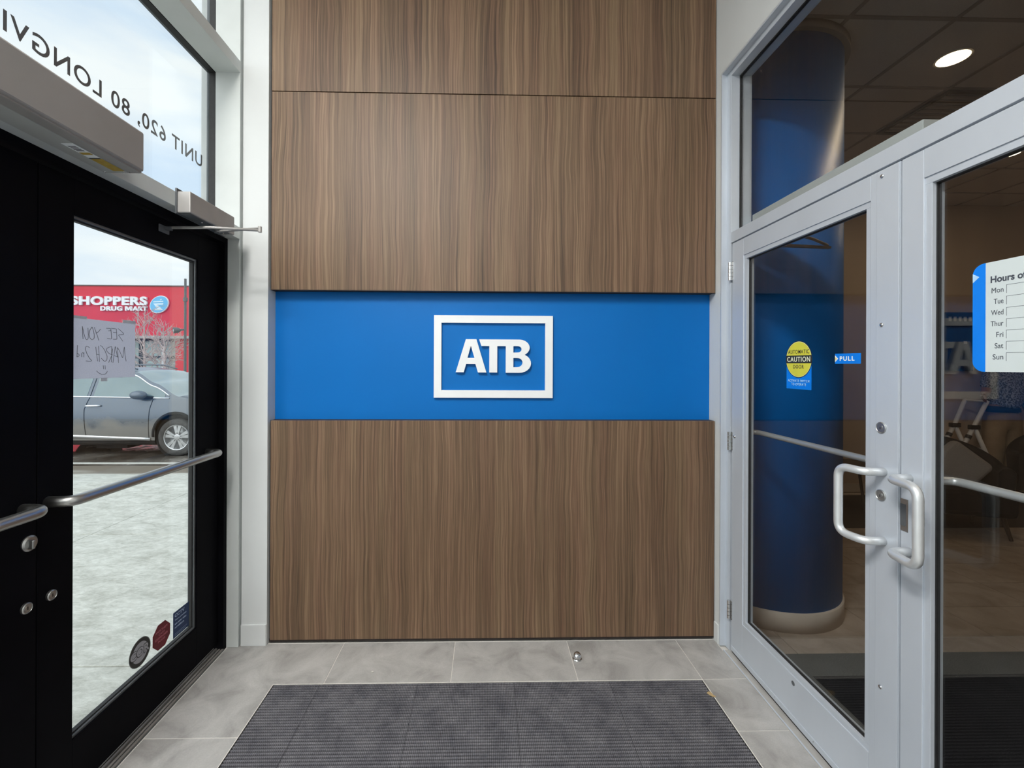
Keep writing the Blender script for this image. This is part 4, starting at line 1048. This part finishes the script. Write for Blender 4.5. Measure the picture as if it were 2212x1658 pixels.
def apron_mat():
    m = snow.copy(); m.name = 'slushy_apron'
    t = m.node_tree; b = t.nodes['Principled BSDF']; N = t.nodes.new; L = t.links.new
    src = b.inputs['Base Color'].links[0].from_socket
    gm = N('ShaderNodeNewGeometry'); sp = N('ShaderNodeSeparateXYZ'); L(gm.outputs['Position'], sp.inputs[0])
    mp = N('ShaderNodeMapping'); mp.inputs['Scale'].default_value = (.5, 1.6, 1); L(gm.outputs['Position'], mp.inputs['Vector'])
    nz = N('ShaderNodeTexNoise'); nz.inputs['Scale'].default_value = 1.6; nz.inputs['Detail'].default_value = 7; L(mp.outputs['Vector'], nz.inputs['Vector'])
    a = N('ShaderNodeMath'); a.operation = 'MULTIPLY_ADD'; a.inputs[1].default_value = .9; a.inputs[2].default_value = -6.35; L(sp.outputs['Y'], a.inputs[0])
    c = N('ShaderNodeMath'); c.operation = 'MULTIPLY_ADD'; c.inputs[1].default_value = 1.6; L(nz.outputs['Fac'], c.inputs[0]); L(a.outputs[0], c.inputs[2])
    rp = N('ShaderNodeValToRGB'); rp.color_ramp.elements[0].position = .25; rp.color_ramp.elements[1].position = .75; L(c.outputs[0], rp.inputs['Fac'])
    mx = N('ShaderNodeMixRGB'); L(rp.outputs['Color'], mx.inputs[0]); L(src, mx.inputs[1]); mx.inputs[2].default_value = (.20, .165, .125, 1)
    L(mx.outputs[0], b.inputs['Base Color'])
    return m
setp(finish('pavement.001', bm, apron_mat()), 'snowy apron sloping from the pavement down to the wet lot', 'pavement', kind='structure')
setp(box('road_marking', -12, -3.2, 7.93, 8.05, GZ, GZ + .004, M('worn_white_road_paint', (.72, .71, .66), .7, vary=(.55, .53, .48), scale=9)), 'white painted line on the wet lot in front of the grey car', 'road marking')
setp(box('snow_bank', -60, -20, 41.5, 44.0, GZ, GZ + .95, M('dirty_snow', (.78, .79, .8), .9, vary=(.6, .6, .6), scale=2, bump=.5, dist=.2), bev=.35), 'low bank of old snow along the red store front', 'snow')

# ------------------------------------------------------------------ OUTSIDE: red store
SY = 45.0
red_m = M('red_metal_cladding', (.72, .012, .045), .45, vary=(.66, .010, .038), scale=.4)
t = thing('store_building', (-38, 50, GZ), 'big red drug store with white channel letters across the parking lot', 'building')
boxes('wall', [(-64, -22, SY, SY + 16, 4.25, 9.30), (-31.35, -22, SY + .05, SY + 16, GZ, 4.25), (-64, -48, SY + .05, SY + 16, GZ, 4.25), (-48, -31.35, SY + 1.2, SY + 16, GZ, 4.25)], red_m, t)
box('roof_cap', -64.1, -21.9, SY - .1, SY + 16.1, 9.30, 9.40, M('dark_parapet_cap', (.12, .10, .10), .5, vary=(.14, .12, .12), scale=2), t)
box('canopy', -49, -24, SY - .9, SY + .05, 4.02, 4.27, M('grey_canopy', (.42, .40, .40), .5, vary=(.38, .36, .36), scale=3), t)
sframe = M('dark_store_frame', (.05, .055, .06), .5, vary=(.07, .075, .08), scale=3)
sglass = M('teal_store_glass', (.30, .42, .41), .12, vary=(.40, .50, .48), scale=1.2)
sglass2 = M('grey_store_glass', (.22, .25, .25), .15, vary=(.34, .36, .35), scale=1.5)
box('window_wall', -48, -31.35, SY + .9, SY + 1.2, GZ, 4.02, sframe, t)
xs = [-37.6, -35.2, -32.95, -31.55]
k = 0
for a, b in ((-44.6, -42.4), (-42.3, -40.1), (-40.0, -37.8), (-37.5, -35.55), (-35.0, -33.25), (-33.1, -31.45)):
    box('window', a + .04, b - .04, SY + .82, SY + .9, 2.30, 3.80, sglass, t)
    box('window', a + .04, b - .04, SY + .82, SY + .9, .15, 2.05, sglass2 if k % 2 else sglass, t); k += 1
chan = M('white_channel_letter', (.93, .95, .97), .5, vary=(.9, .92, .94), scale=1)
letters('letter', 'SHOPPERS', (-41.55, SY - .02, 7.355), (1, 0, 0), (0, 0, 1), 7.52, .90, chan, t, .045, .16, 1.10)
letters('letter', 'DRUG', (-38.62, SY - .02, 6.80), (1, 0, 0), (0, 0, 1), 2.15, .47, chan, t, .045, .16, 1.12)
letters('letter', 'ART', (-35.47, SY - .02, 6.81), (1, 0, 0), (0, 0, 1), 1.45, .455, chan, t, .045, .16, 1.05)
bm = bmesh.new()
mx0 = -36.20
prism(bm, [(mx0, 6.81), (mx0, 7.265), (mx0 + .20, 7.265), (mx0 + .345, 7.02), (mx0 + .49, 7.265), (mx0 + .69, 7.265), (mx0 + .69, 6.81), (mx0 + .53, 6.81), (mx0 + .53, 7.08), (mx0 + .40, 6.86), (mx0 + .29, 6.86), (mx0 + .16, 7.08), (mx0 + .16, 6.81)], 'y', SY - .18, SY - .02)
finish('letter', bm, chan, t)
lg = thing('store_logo', (-32.84, SY, 6.6), 'light blue tilted oval mortar logo beside the white store letters', 'logo')
def oval(name, s, d0, d1, mat):
    bm = bmesh.new(); pts = []
    for k in range(40):
        a = 2 * math.pi * k / 40; ex, ez = 1.00 * s * math.cos(a), .80 * s * math.sin(a); q = R(38)
        pts.append((-32.84 + ex * math.cos(q) - ez * math.sin(q), 7.47 + ex * math.sin(q) + ez * math.cos(q)))
    prism(bm, pts, 'y', d0, d1); return finish(name, bm, mat, lg)
oval('rim', 1.0, SY - .16, SY - .02, chan)
oval('field', .93, SY - .18, SY - .16, M('sky_blue_sign', (.16, .52, .85), .5, vary=(.18, .55, .88), scale=1))
for nm, pts in (('pestle_bar', [(-33.38, 7.66), (-32.40, 7.72), (-32.40, 7.82), (-33.38, 7.77)]), ('bowl', [(-33.38, 7.55), (-32.38, 7.60), (-32.42, 7.44), (-32.95, 7.40), (-32.55, 7.02), (-32.42, 6.92), (-33.32, 6.87), (-33.28, 7.0), (-32.95, 7.03), (-33.15, 7.25)]), ('pestle_dot', [(-32.72, 7.88), (-32.58, 7.88), (-32.52, 8.02), (-32.66, 8.02)])):
    bm = bmesh.new(); prism(bm, pts, 'y', SY - .20, SY - .18); finish(nm, bm, M('pale_sky_print', (.72, .88, .97), .5, vary=(.7, .86, .95), scale=1), lg)

# ------------------------------------------------------------------ OUTSIDE: lamp post, bollard, bare trees
t = thing('lamp_post', (-16.86, 25, GZ), 'dark lamp post with a small floodlight beside the red store', 'lamp post')
pole_m = M('dark_post_paint', (.10, .11, .12), .5, vary=(.13, .14, .15), scale=5)
bm = bmesh.new(); cyl(bm, (-16.86, 25, GZ), (-16.86, 25, 6.28), .075, .06, 14); finish('pole', bm, pole_m, t)
bm = bmesh.new(); cyl(bm, (-16.86, 25, 5.02), (-16.86, 25, 5.22), .11, None, 14); finish('collar', bm, pole_m, t)
bm = bmesh.new(); tube(bm, [(-16.86, 25, 3.45), (-17.0, 24.9, 3.42), (-17.05, 24.85, 3.40)], .05, 10); finish('bracket', bm, pole_m, t)
bm = bmesh.new(); lathe(bm, (-17.02, 24.86, 3.40), (-.72, -.68, -.12), [(.07, 0), (.15, .12), (.17, .34), (.15, .34), (.0001, .30)], 20); finish('flood_head', bm, pole_m, t)
bm = bmesh.new(); lathe(bm, Vector((-17.02, 24.86, 3.40)) + Vector((-.72, -.68, -.12)).normalized() * .31, (-.72, -.68, -.12), [(.14, 0), (.0001, .03)], 20); finish('flood_lens', bm, chan, t)
t = thing('white_post', (-22.4, 31, GZ), 'slim white marker post in front of the store windows', 'post')
bm = bmesh.new(); cyl(bm, (-22.4, 31, GZ), (-22.4, 31, 2.45), .09, None, 12); finish('shaft', bm, chan, t)
bm = bmesh.new(); cyl(bm, (-22.4, 31, 2.45), (-22.4, 31, 2.53), .09, .03, 12); finish('cap', bm, chan, t)
bark = M('frosted_pale_bark', (.46, .36, .33), .9, vary=(.66, .56, .53), scale=6)
def tree(x, y, h, label, seed):
    rnd = random.Random(seed)
    t = thing('bare_tree', (x, y, GZ), label, 'tree', 'bare trees in front of the red store')
    bm = bmesh.new(); tube(bm, [(x, y, GZ), (x + .05, y, GZ + h * .35), (x, y, GZ + h * .7)], [.10, .075, .04], 8); finish('trunk', bm, bark, t, smooth=True)
    bm = bmesh.new()
    def branch(p, d, ln, r, lev):
        pts = [p]; q = p.copy(); dd = d.copy()
        for k in range(4):
            dd = (dd + Vector((rnd.uniform(-.14, .14), rnd.uniform(-.14, .14), .05))).normalized(); q = q + dd * ln / 4; pts.append(q.copy())
        tube(bm, pts, [r, r * .85, r * .7, r * .55, r * .35], 5)
        if lev > 0:
            for k in range(6 if lev > 1 else 4):
                f = rnd.uniform(.25, 1.0); i = min(3, int(f * 4)); s = pts[i].lerp(pts[i + 1], f * 4 - i)
                a = rnd.choice((-1, 1)) * rnd.uniform(.4, .8)
                nd = (Matrix.Rotation(a, 3, 'Y') @ Matrix.Rotation(rnd.uniform(-.7, .7), 3, 'X') @ dd).normalized()
                branch(s, nd, ln * rnd.uniform(.35, .6), r * .6, lev - 1)
    for k in range(11):
        f = .25 + .75 * k / 11
        a = (1 if k % 2 else -1) * rnd.uniform(.45, .85)
        nd = Vector((math.sin(a), rnd.uniform(-.5, .5), math.cos(a))).normalized()
        branch(Vector((x, y, GZ + h * .7 * f)), nd, h * (.50 - .18 * f), .035, 2)
    branch(Vector((x, y, GZ + h * .68)), Vector((0, 0, 1)), h * .34, .04, 2)
    o = finish('branches', bm, bark, t); o['kind'] = 'stuff'
tree(-22.95, 30, 5.2, 'taller bare tree in front of the store windows, just right of the taped note', 3)
tree(-20.6, 28.6, 4.1, 'smaller bare tree beside the slim white post near the lamp post', 11)

# ------------------------------------------------------------------ OUTSIDE: grey car
OX, OY, OZ = -5.96, 9.50, GZ
def car_paint():
    m = bpy.data.materials.new('gunmetal_car_paint'); m.use_nodes = True
    t = m.node_tree; b = t.nodes['Principled BSDF']; N = t.nodes.new; L = t.links.new
    gm = N('ShaderNodeNewGeometry'); sp = N('ShaderNodeSeparateXYZ'); L(gm.outputs['Position'], sp.inputs[0])
    nz = N('ShaderNodeTexNoise'); nz.inputs['Scale'].default_value = 3.0; nz.inputs['Detail'].default_value = 7; L(gm.outputs['Position'], nz.inputs['Vector'])
    # road-salt grime splashed up to about door height, broken by noise
    h = N('ShaderNodeMath'); h.operation = 'MULTIPLY_ADD'; h.inputs[1].default_value = -2.4; h.inputs[2].default_value = 1.0; L(sp.outputs['Z'], h.inputs[0])
    s = N('ShaderNodeMath'); s.operation = 'MULTIPLY_ADD'; s.inputs[1].default_value = 1.3; L(nz.outputs['Fac'], s.inputs[0]); L(h.outputs[0], s.inputs[2])
    rp = N('ShaderNodeValToRGB'); rp.color_ramp.elements[0].position = .55; rp.color_ramp.elements[1].position = .95
    L(s.outputs[0], rp.inputs['Fac'])
    mx = N('ShaderNodeMixRGB'); mx.inputs[1].default_value = (.15, .17, .195, 1); mx.inputs[2].default_value = (.28, .272, .255, 1)
    L(rp.outputs['Color'], mx.inputs[0]); L(mx.outputs[0], b.inputs['Base Color'])
    b.inputs['Metallic'].default_value = .35
    mr = N('ShaderNodeMapRange'); mr.inputs['To Min'].default_value = .22; mr.inputs['To Max'].default_value = .7; L(rp.outputs['Color'], mr.inputs['Value']); L(mr.outputs[0], b.inputs['Roughness'])
    return m
paint = car_paint()
car_glass = M('car_window_glass', (.16, .22, .22), .06, vary=(.20, .27, .27), scale=2, spec=.8)
tire_m = M('dusty_tyre', (.055, .055, .055), .9, vary=(.09, .088, .085), scale=12)
rim_m = M('silver_alloy', (.62, .63, .64), .3, .7, vary=(.5, .51, .52), scale=14)
seam_m = M('panel_seam', (.02, .02, .022), .7, vary=(.03, .03, .032), scale=30)
chrome_w = M('bright_chrome_trim', (.82, .83, .84), .2, .6, vary=(.76, .77, .78), scale=10)
under_m = M('dark_underbody', (.012, .012, .012), .9, vary=(.02, .02, .02), scale=6)

def interp(tab, x):
    if x <= tab[0][0]: return tab[0][1]
    for (a, va), (b, vb) in zip(tab, tab[1:]):
        if x <= b:
            f = (x - a) / (b - a); f2 = f * f * (3 - 2 * f) * .5 + f * .5
            return va + (vb - va) * f2
    return tab[-1][1]
UP = [(-3.90, .95), (-3.82, 1.08), (-3.55, 1.26), (-3.15, 1.50), (-2.6, 1.63), (-2.0, 1.675), (-1.35, 1.675), (-.95, 1.62), (-.5, 1.40), (.02, 1.145), (.30, 1.10), (.60, 1.03), (.85, .92), (.97, .76)]
def upper(x): return interp(UP, x)
def lower(x):
    z = .30
    for c in (0.0, -2.83):
        d = abs(x - c)
        if d < .425: z = max(z, .36 + math.sqrt(.425 ** 2 - d * d) * 1.08)
    if x > .55: z = max(z, .26 + (x - .55) * .25)
    if x < -3.4: z = max(z, .30 + (-3.4 - x) * .35)
    return z
def halfw(x, z):
    if z < 1.10: w = .925 - .045 * ((z - .72) / .40) ** 2
    else: w = .885 - (z - 1.10) * .42
    if x > .25: w -= .26 * ((x - .25) / .72) ** 2
    if x < -3.1: w -= .22 * ((-3.1 - x) / .8) ** 2
    return w
def S(x, z, off=0.0, side=-1):
    return Vector((OX + x, OY + side * (halfw(x, z) + off), OZ + z))
car = thing('car', (OX - 1.45, OY, OZ), 'dark grey dirty SUV parked in front of the red store', 'car')
NX, NZ = 150, 20
cols = [-3.90 + 4.87 * i / NX for i in range(NX + 1)]
bm = bmesh.new()
edges = {}
for side in (-1, 1):
    V = []
    for x in cols:
        lo, hi = lower(x), upper(x)
        lo = min(lo, hi - .05)
        V.append([bm.verts.new(S(x, lo + (hi - lo) * j / NZ, 0, side)) for j in range(NZ + 1)])
    for i in range(NX):
        for j in range(NZ): bm.faces.new((V[i][j], V[i + 1][j], V[i + 1][j + 1], V[i][j + 1]))
    edges[side] = V
NYs = 10
def top_strip(bm, xs, first=None):
    rows = []
    for x in xs:
        z = upper(x); w = halfw(x, z)
        rows.append([bm.verts.new((OX + x, OY + w * s, OZ + z + .035 * (1 - s * s))) for s in [-1 + 2 * k / NYs for k in range(NYs + 1)]])
    for i in range(len(xs) - 1):
        for k in range(NYs): bm.faces.new((rows[i][k], rows[i + 1][k], rows[i + 1][k + 1], rows[i][k + 1]))
top_strip(bm, [x for x in cols if x <= -.92]); top_strip(bm, [x for x in cols if x >= .0])
for x in (cols[0], cols[-1]):
    lo, hi = min(lower(x), upper(x) - .05), upper(x)
    q = [bm.verts.new(S(x, lo + (hi - lo) * j / 6, 0, -1)) for j in range(7)]; q2 = [bm.verts.new(S(x, lo + (hi - lo) * j / 6, 0, 1)) for j in range(7)]
    for j in range(6): bm.faces.new((q[j], q[j + 1], q2[j + 1], q2[j]))
bmesh.ops.remove_doubles(bm, verts=bm.verts[:], dist=.002)
finish('body', bm, paint, car, smooth=True)
bm = bmesh.new(); top_strip(bm, [x for x in cols if -.96 <= x <= .04]); 
o = finish('windshield', bm, M('pale_windshield', (.30, .36, .36), .08, vary=(.36, .42, .42), scale=2), car, smooth=True)
boxes('underbody', [(OX - 3.4, OX - 3.2, OY - .78, OY + .78, OZ + .22, OZ + .5), (OX - 2.38, OX - .45, OY - .80, OY + .80, OZ + .20, OZ + .48), (OX + .45, OX + .7, OY - .7, OY + .7, OZ + .25, OZ + .5), (OX - 3.3, OX + .6, OY - .55, OY + .55, OZ + .22, OZ + .85), (OX - 1.75, OX - 1.15, OY - .62, OY + .3, OZ + .10, OZ + .25)], under_m, car)
def patch(name, x0, x1, zl, zh, off, mat, side=-1, n=24, m=8):
    bm = bmesh.new(); V = []
    for i in range(n + 1):
        x = x0 + (x1 - x0) * i / n; a, b = zl(x), max(zh(x), zl(x) + .004)
        V.append([bm.verts.new(S(x, a + (b - a) * j / m, off, side)) for j in range(m + 1)])
    for i in range(n):
        for j in range(m): bm.faces.new((V[i][j], V[i + 1][j], V[i + 1][j + 1], V[i][j + 1]))
    return finish(name, bm, mat, car, smooth=True)
belt = lambda x: 1.125 + .03 * (-x) / 2.6
wtop = lambda x: upper(x) - .075
def ribbon(name, pts, w, off, mat, side=-1):
    bm = bmesh.new(); P = []
    for i in range(len(pts)):
        a = Vector(pts[max(i - 1, 0)]); b = Vector(pts[min(i + 1, len(pts) - 1)]); d = (b - a).normalized(); nrm = Vector((-d.y, d.x)) * w / 2
        p = Vector(pts[i]); P.append((bm.verts.new(S(*(p + nrm), off, side)), bm.verts.new(S(*(p - nrm), off, side))))
    for i in range(len(P) - 1): bm.faces.new((P[i][0], P[i + 1][0], P[i + 1][1], P[i][1]))
    o = finish(name, bm, mat, car, smooth=True); md = o.modifiers.new('thick', 'SOLIDIFY'); md.thickness = .003
    return o
def dense(pts, n=10):
    out = []
    for a, b in zip(pts, pts[1:]):
        for k in range(n): out.append((a[0] + (b[0] - a[0]) * k / n, a[1] + (b[1] - a[1]) * k / n))
    return out + [pts[-1]]
for side in (-1, 1):
    patch('side_window', -1.60, -.24, belt, wtop, .004, car_glass, side)
    patch('side_window', -2.62, -1.72, belt, wtop, .004, car_glass, side)
    ribbon('window_trim', dense([(-2.9, belt(-2.9)), (-.15, belt(-.15) - .01)]), .022, .007, chrome_w, side)
    ribbon('window_trim', [(x / 50, wtop(x / 50) + .012) for x in range(-140, -7, 3)], .022, .007, chrome_w, side)
    ribbon('seam', dense([(-.53, .34), (-.50, .9), (-.45, 1.11)]), .008, .003, seam_m, side)
    ribbon('seam', dense([(-1.71, .34), (-1.73, .9), (-1.66, 1.12), (-1.66, 1.56)]), .008, .003, seam_m, side)
    ribbon('seam', dense([(-2.62, 1.13), (-2.55, .86), (-2.42, .70)]), .008, .003, seam_m, side)
    ribbon('rocker_trim', dense([(-2.36, .40), (-.50, .325)]), .06, .018, chrome_w, side)
    patch('rocker_panel', -2.38, -.44, lambda x: .235, lambda x: .305, -.015, under_m, side)
    ribbon('arch_trim', [(.445 * math.cos(R(a)), .36 + .445 * 1.08 * math.sin(R(a))) for a in range(-5, 186, 8)], .045, .010, under_m, side)
    ribbon('arch_trim', [(-2.83 + .445 * math.cos(R(a)), .36 + .445 * 1.08 * math.sin(R(a))) for a in range(-5, 186, 8)], .045, .010, under_m, side)
    bm = bmesh.new(); tube(bm, [S(-1.70, .965, .012, side), S(-1.66, .968, .040, side), S(-1.46, .972, .040, side), S(-1.42, .97, .012, side)], [.016, .018, .018, .014], 10); finish('door_handle', bm, chrome_w, car, smooth=True)
    bm = bmesh.new(); bmesh.ops.create_uvsphere(bm, u_segments=20, v_segments=12, radius=1.0, matrix=Matrix.Translation(S(-.66, 1.18, .13, side)) @ Matrix.Diagonal((.155, .10, .085, 1))); mr_ = finish('mirror', bm, paint, car, smooth=True)
    bm = bmesh.new(); tube(bm, [S(-.62, 1.13, .08, side), S(-.46, 1.12, -.02, side)], .03, 10); finish('mirror_arm', bm, under_m, mr_)
    bm = bmesh.new(); tube(bm, [(OX + x / 20, OY + side * .56, OZ + upper(x / 20) + .035 + .045 * min(1, (x + 58) / 6, (-19 - x) / 6)) for x in range(-58, -18, 2)], .016, 8); finish('roof_rail', bm, M('grey_roof_rail', (.16, .17, .18), .4, .5, vary=(.2, .21, .22), scale=9), car, smooth=True)
for cx in (0.0, -2.83):
    for side in (-1, 1):
        face = OY + side * .905
        C = Vector((OX + cx, face, OZ + .36)); ax = (0, side, 0)
        bm = bmesh.new(); lathe(bm, C, ax, [(.235, -.22), (.33, -.225), (.355, -.20), (.36, -.11), (.355, -.02), (.325, .002), (.27, -.002), (.245, -.01), (.24, -.05), (.235, -.22)], 48); w_ = finish('wheel', bm, tire_m, car, smooth=True)
        bm = bmesh.new(); lathe(bm, C, ax, [(.243, -.20), (.250, -.012), (.242, .0), (.228, -.006), (.222, -.15), (.0001, -.15)], 40); finish('rim', bm, rim_m, w_, smooth=False)
        bm = bmesh.new()
        for k in range(5):
            for q in (-.17, .17):
                a = 2 * math.pi * k / 5 + .3; b2 = a + q
                d0 = Vector((math.cos(a + q * .9), 0, math.sin(a + q * .9))); d1 = Vector((math.cos(b2 * 1.0), 0, math.sin(b2 * 1.0)))
                p0 = C + d0 * .045; p1 = C + Vector((math.cos(a + q * 1.15), 0, math.sin(a + q * 1.15))) * .236
                t_ = (p1 - p0).normalized(); nn = Vector((-t_.z, 0, t_.x))
                y0 = Vector((0, side * -.022, 0)); y1 = Vector((0, side * -.05, 0))
                pts = [p0 + nn * .016, p0 - nn * .016, p1 - nn * .033, p1 + nn * .033]
                A = [bm.verts.new(p + y0) for p in pts]; Bq = [bm.verts.new(p + y1) for p in pts]
                bm.faces.new(A); bm.faces.new(Bq[::-1])
                for i in range(4): bm.faces.new((A[i], Bq[i], Bq[(i + 1) % 4], A[(i + 1) % 4]))
        finish('spokes', bm, rim_m, w_)
        bm = bmesh.new(); lathe(bm, C, ax, [(.06, -.06), (.06, -.022), (.045, -.014), (.0001, -.012)], 24); finish('hub_cap', bm, rim_m, w_)
        bm = bmesh.new(); lathe(bm, C, ax, [(.43, -.36), (.43, -.06), (.425, -.06), (.0001, -.34)], 32); finish('wheel_well', bm, under_m, car)
boxes('bumper_light', [(OX + .78, OX + .90, OY - .72, OY - .50, OZ + .74, OZ + .86), (OX + .78, OX + .90, OY + .50, OY + .72, OZ + .74, OZ + .86)], M('headlamp_glass', (.6, .62, .64), .1, vary=(.55, .57, .6), scale=8), car, .02)
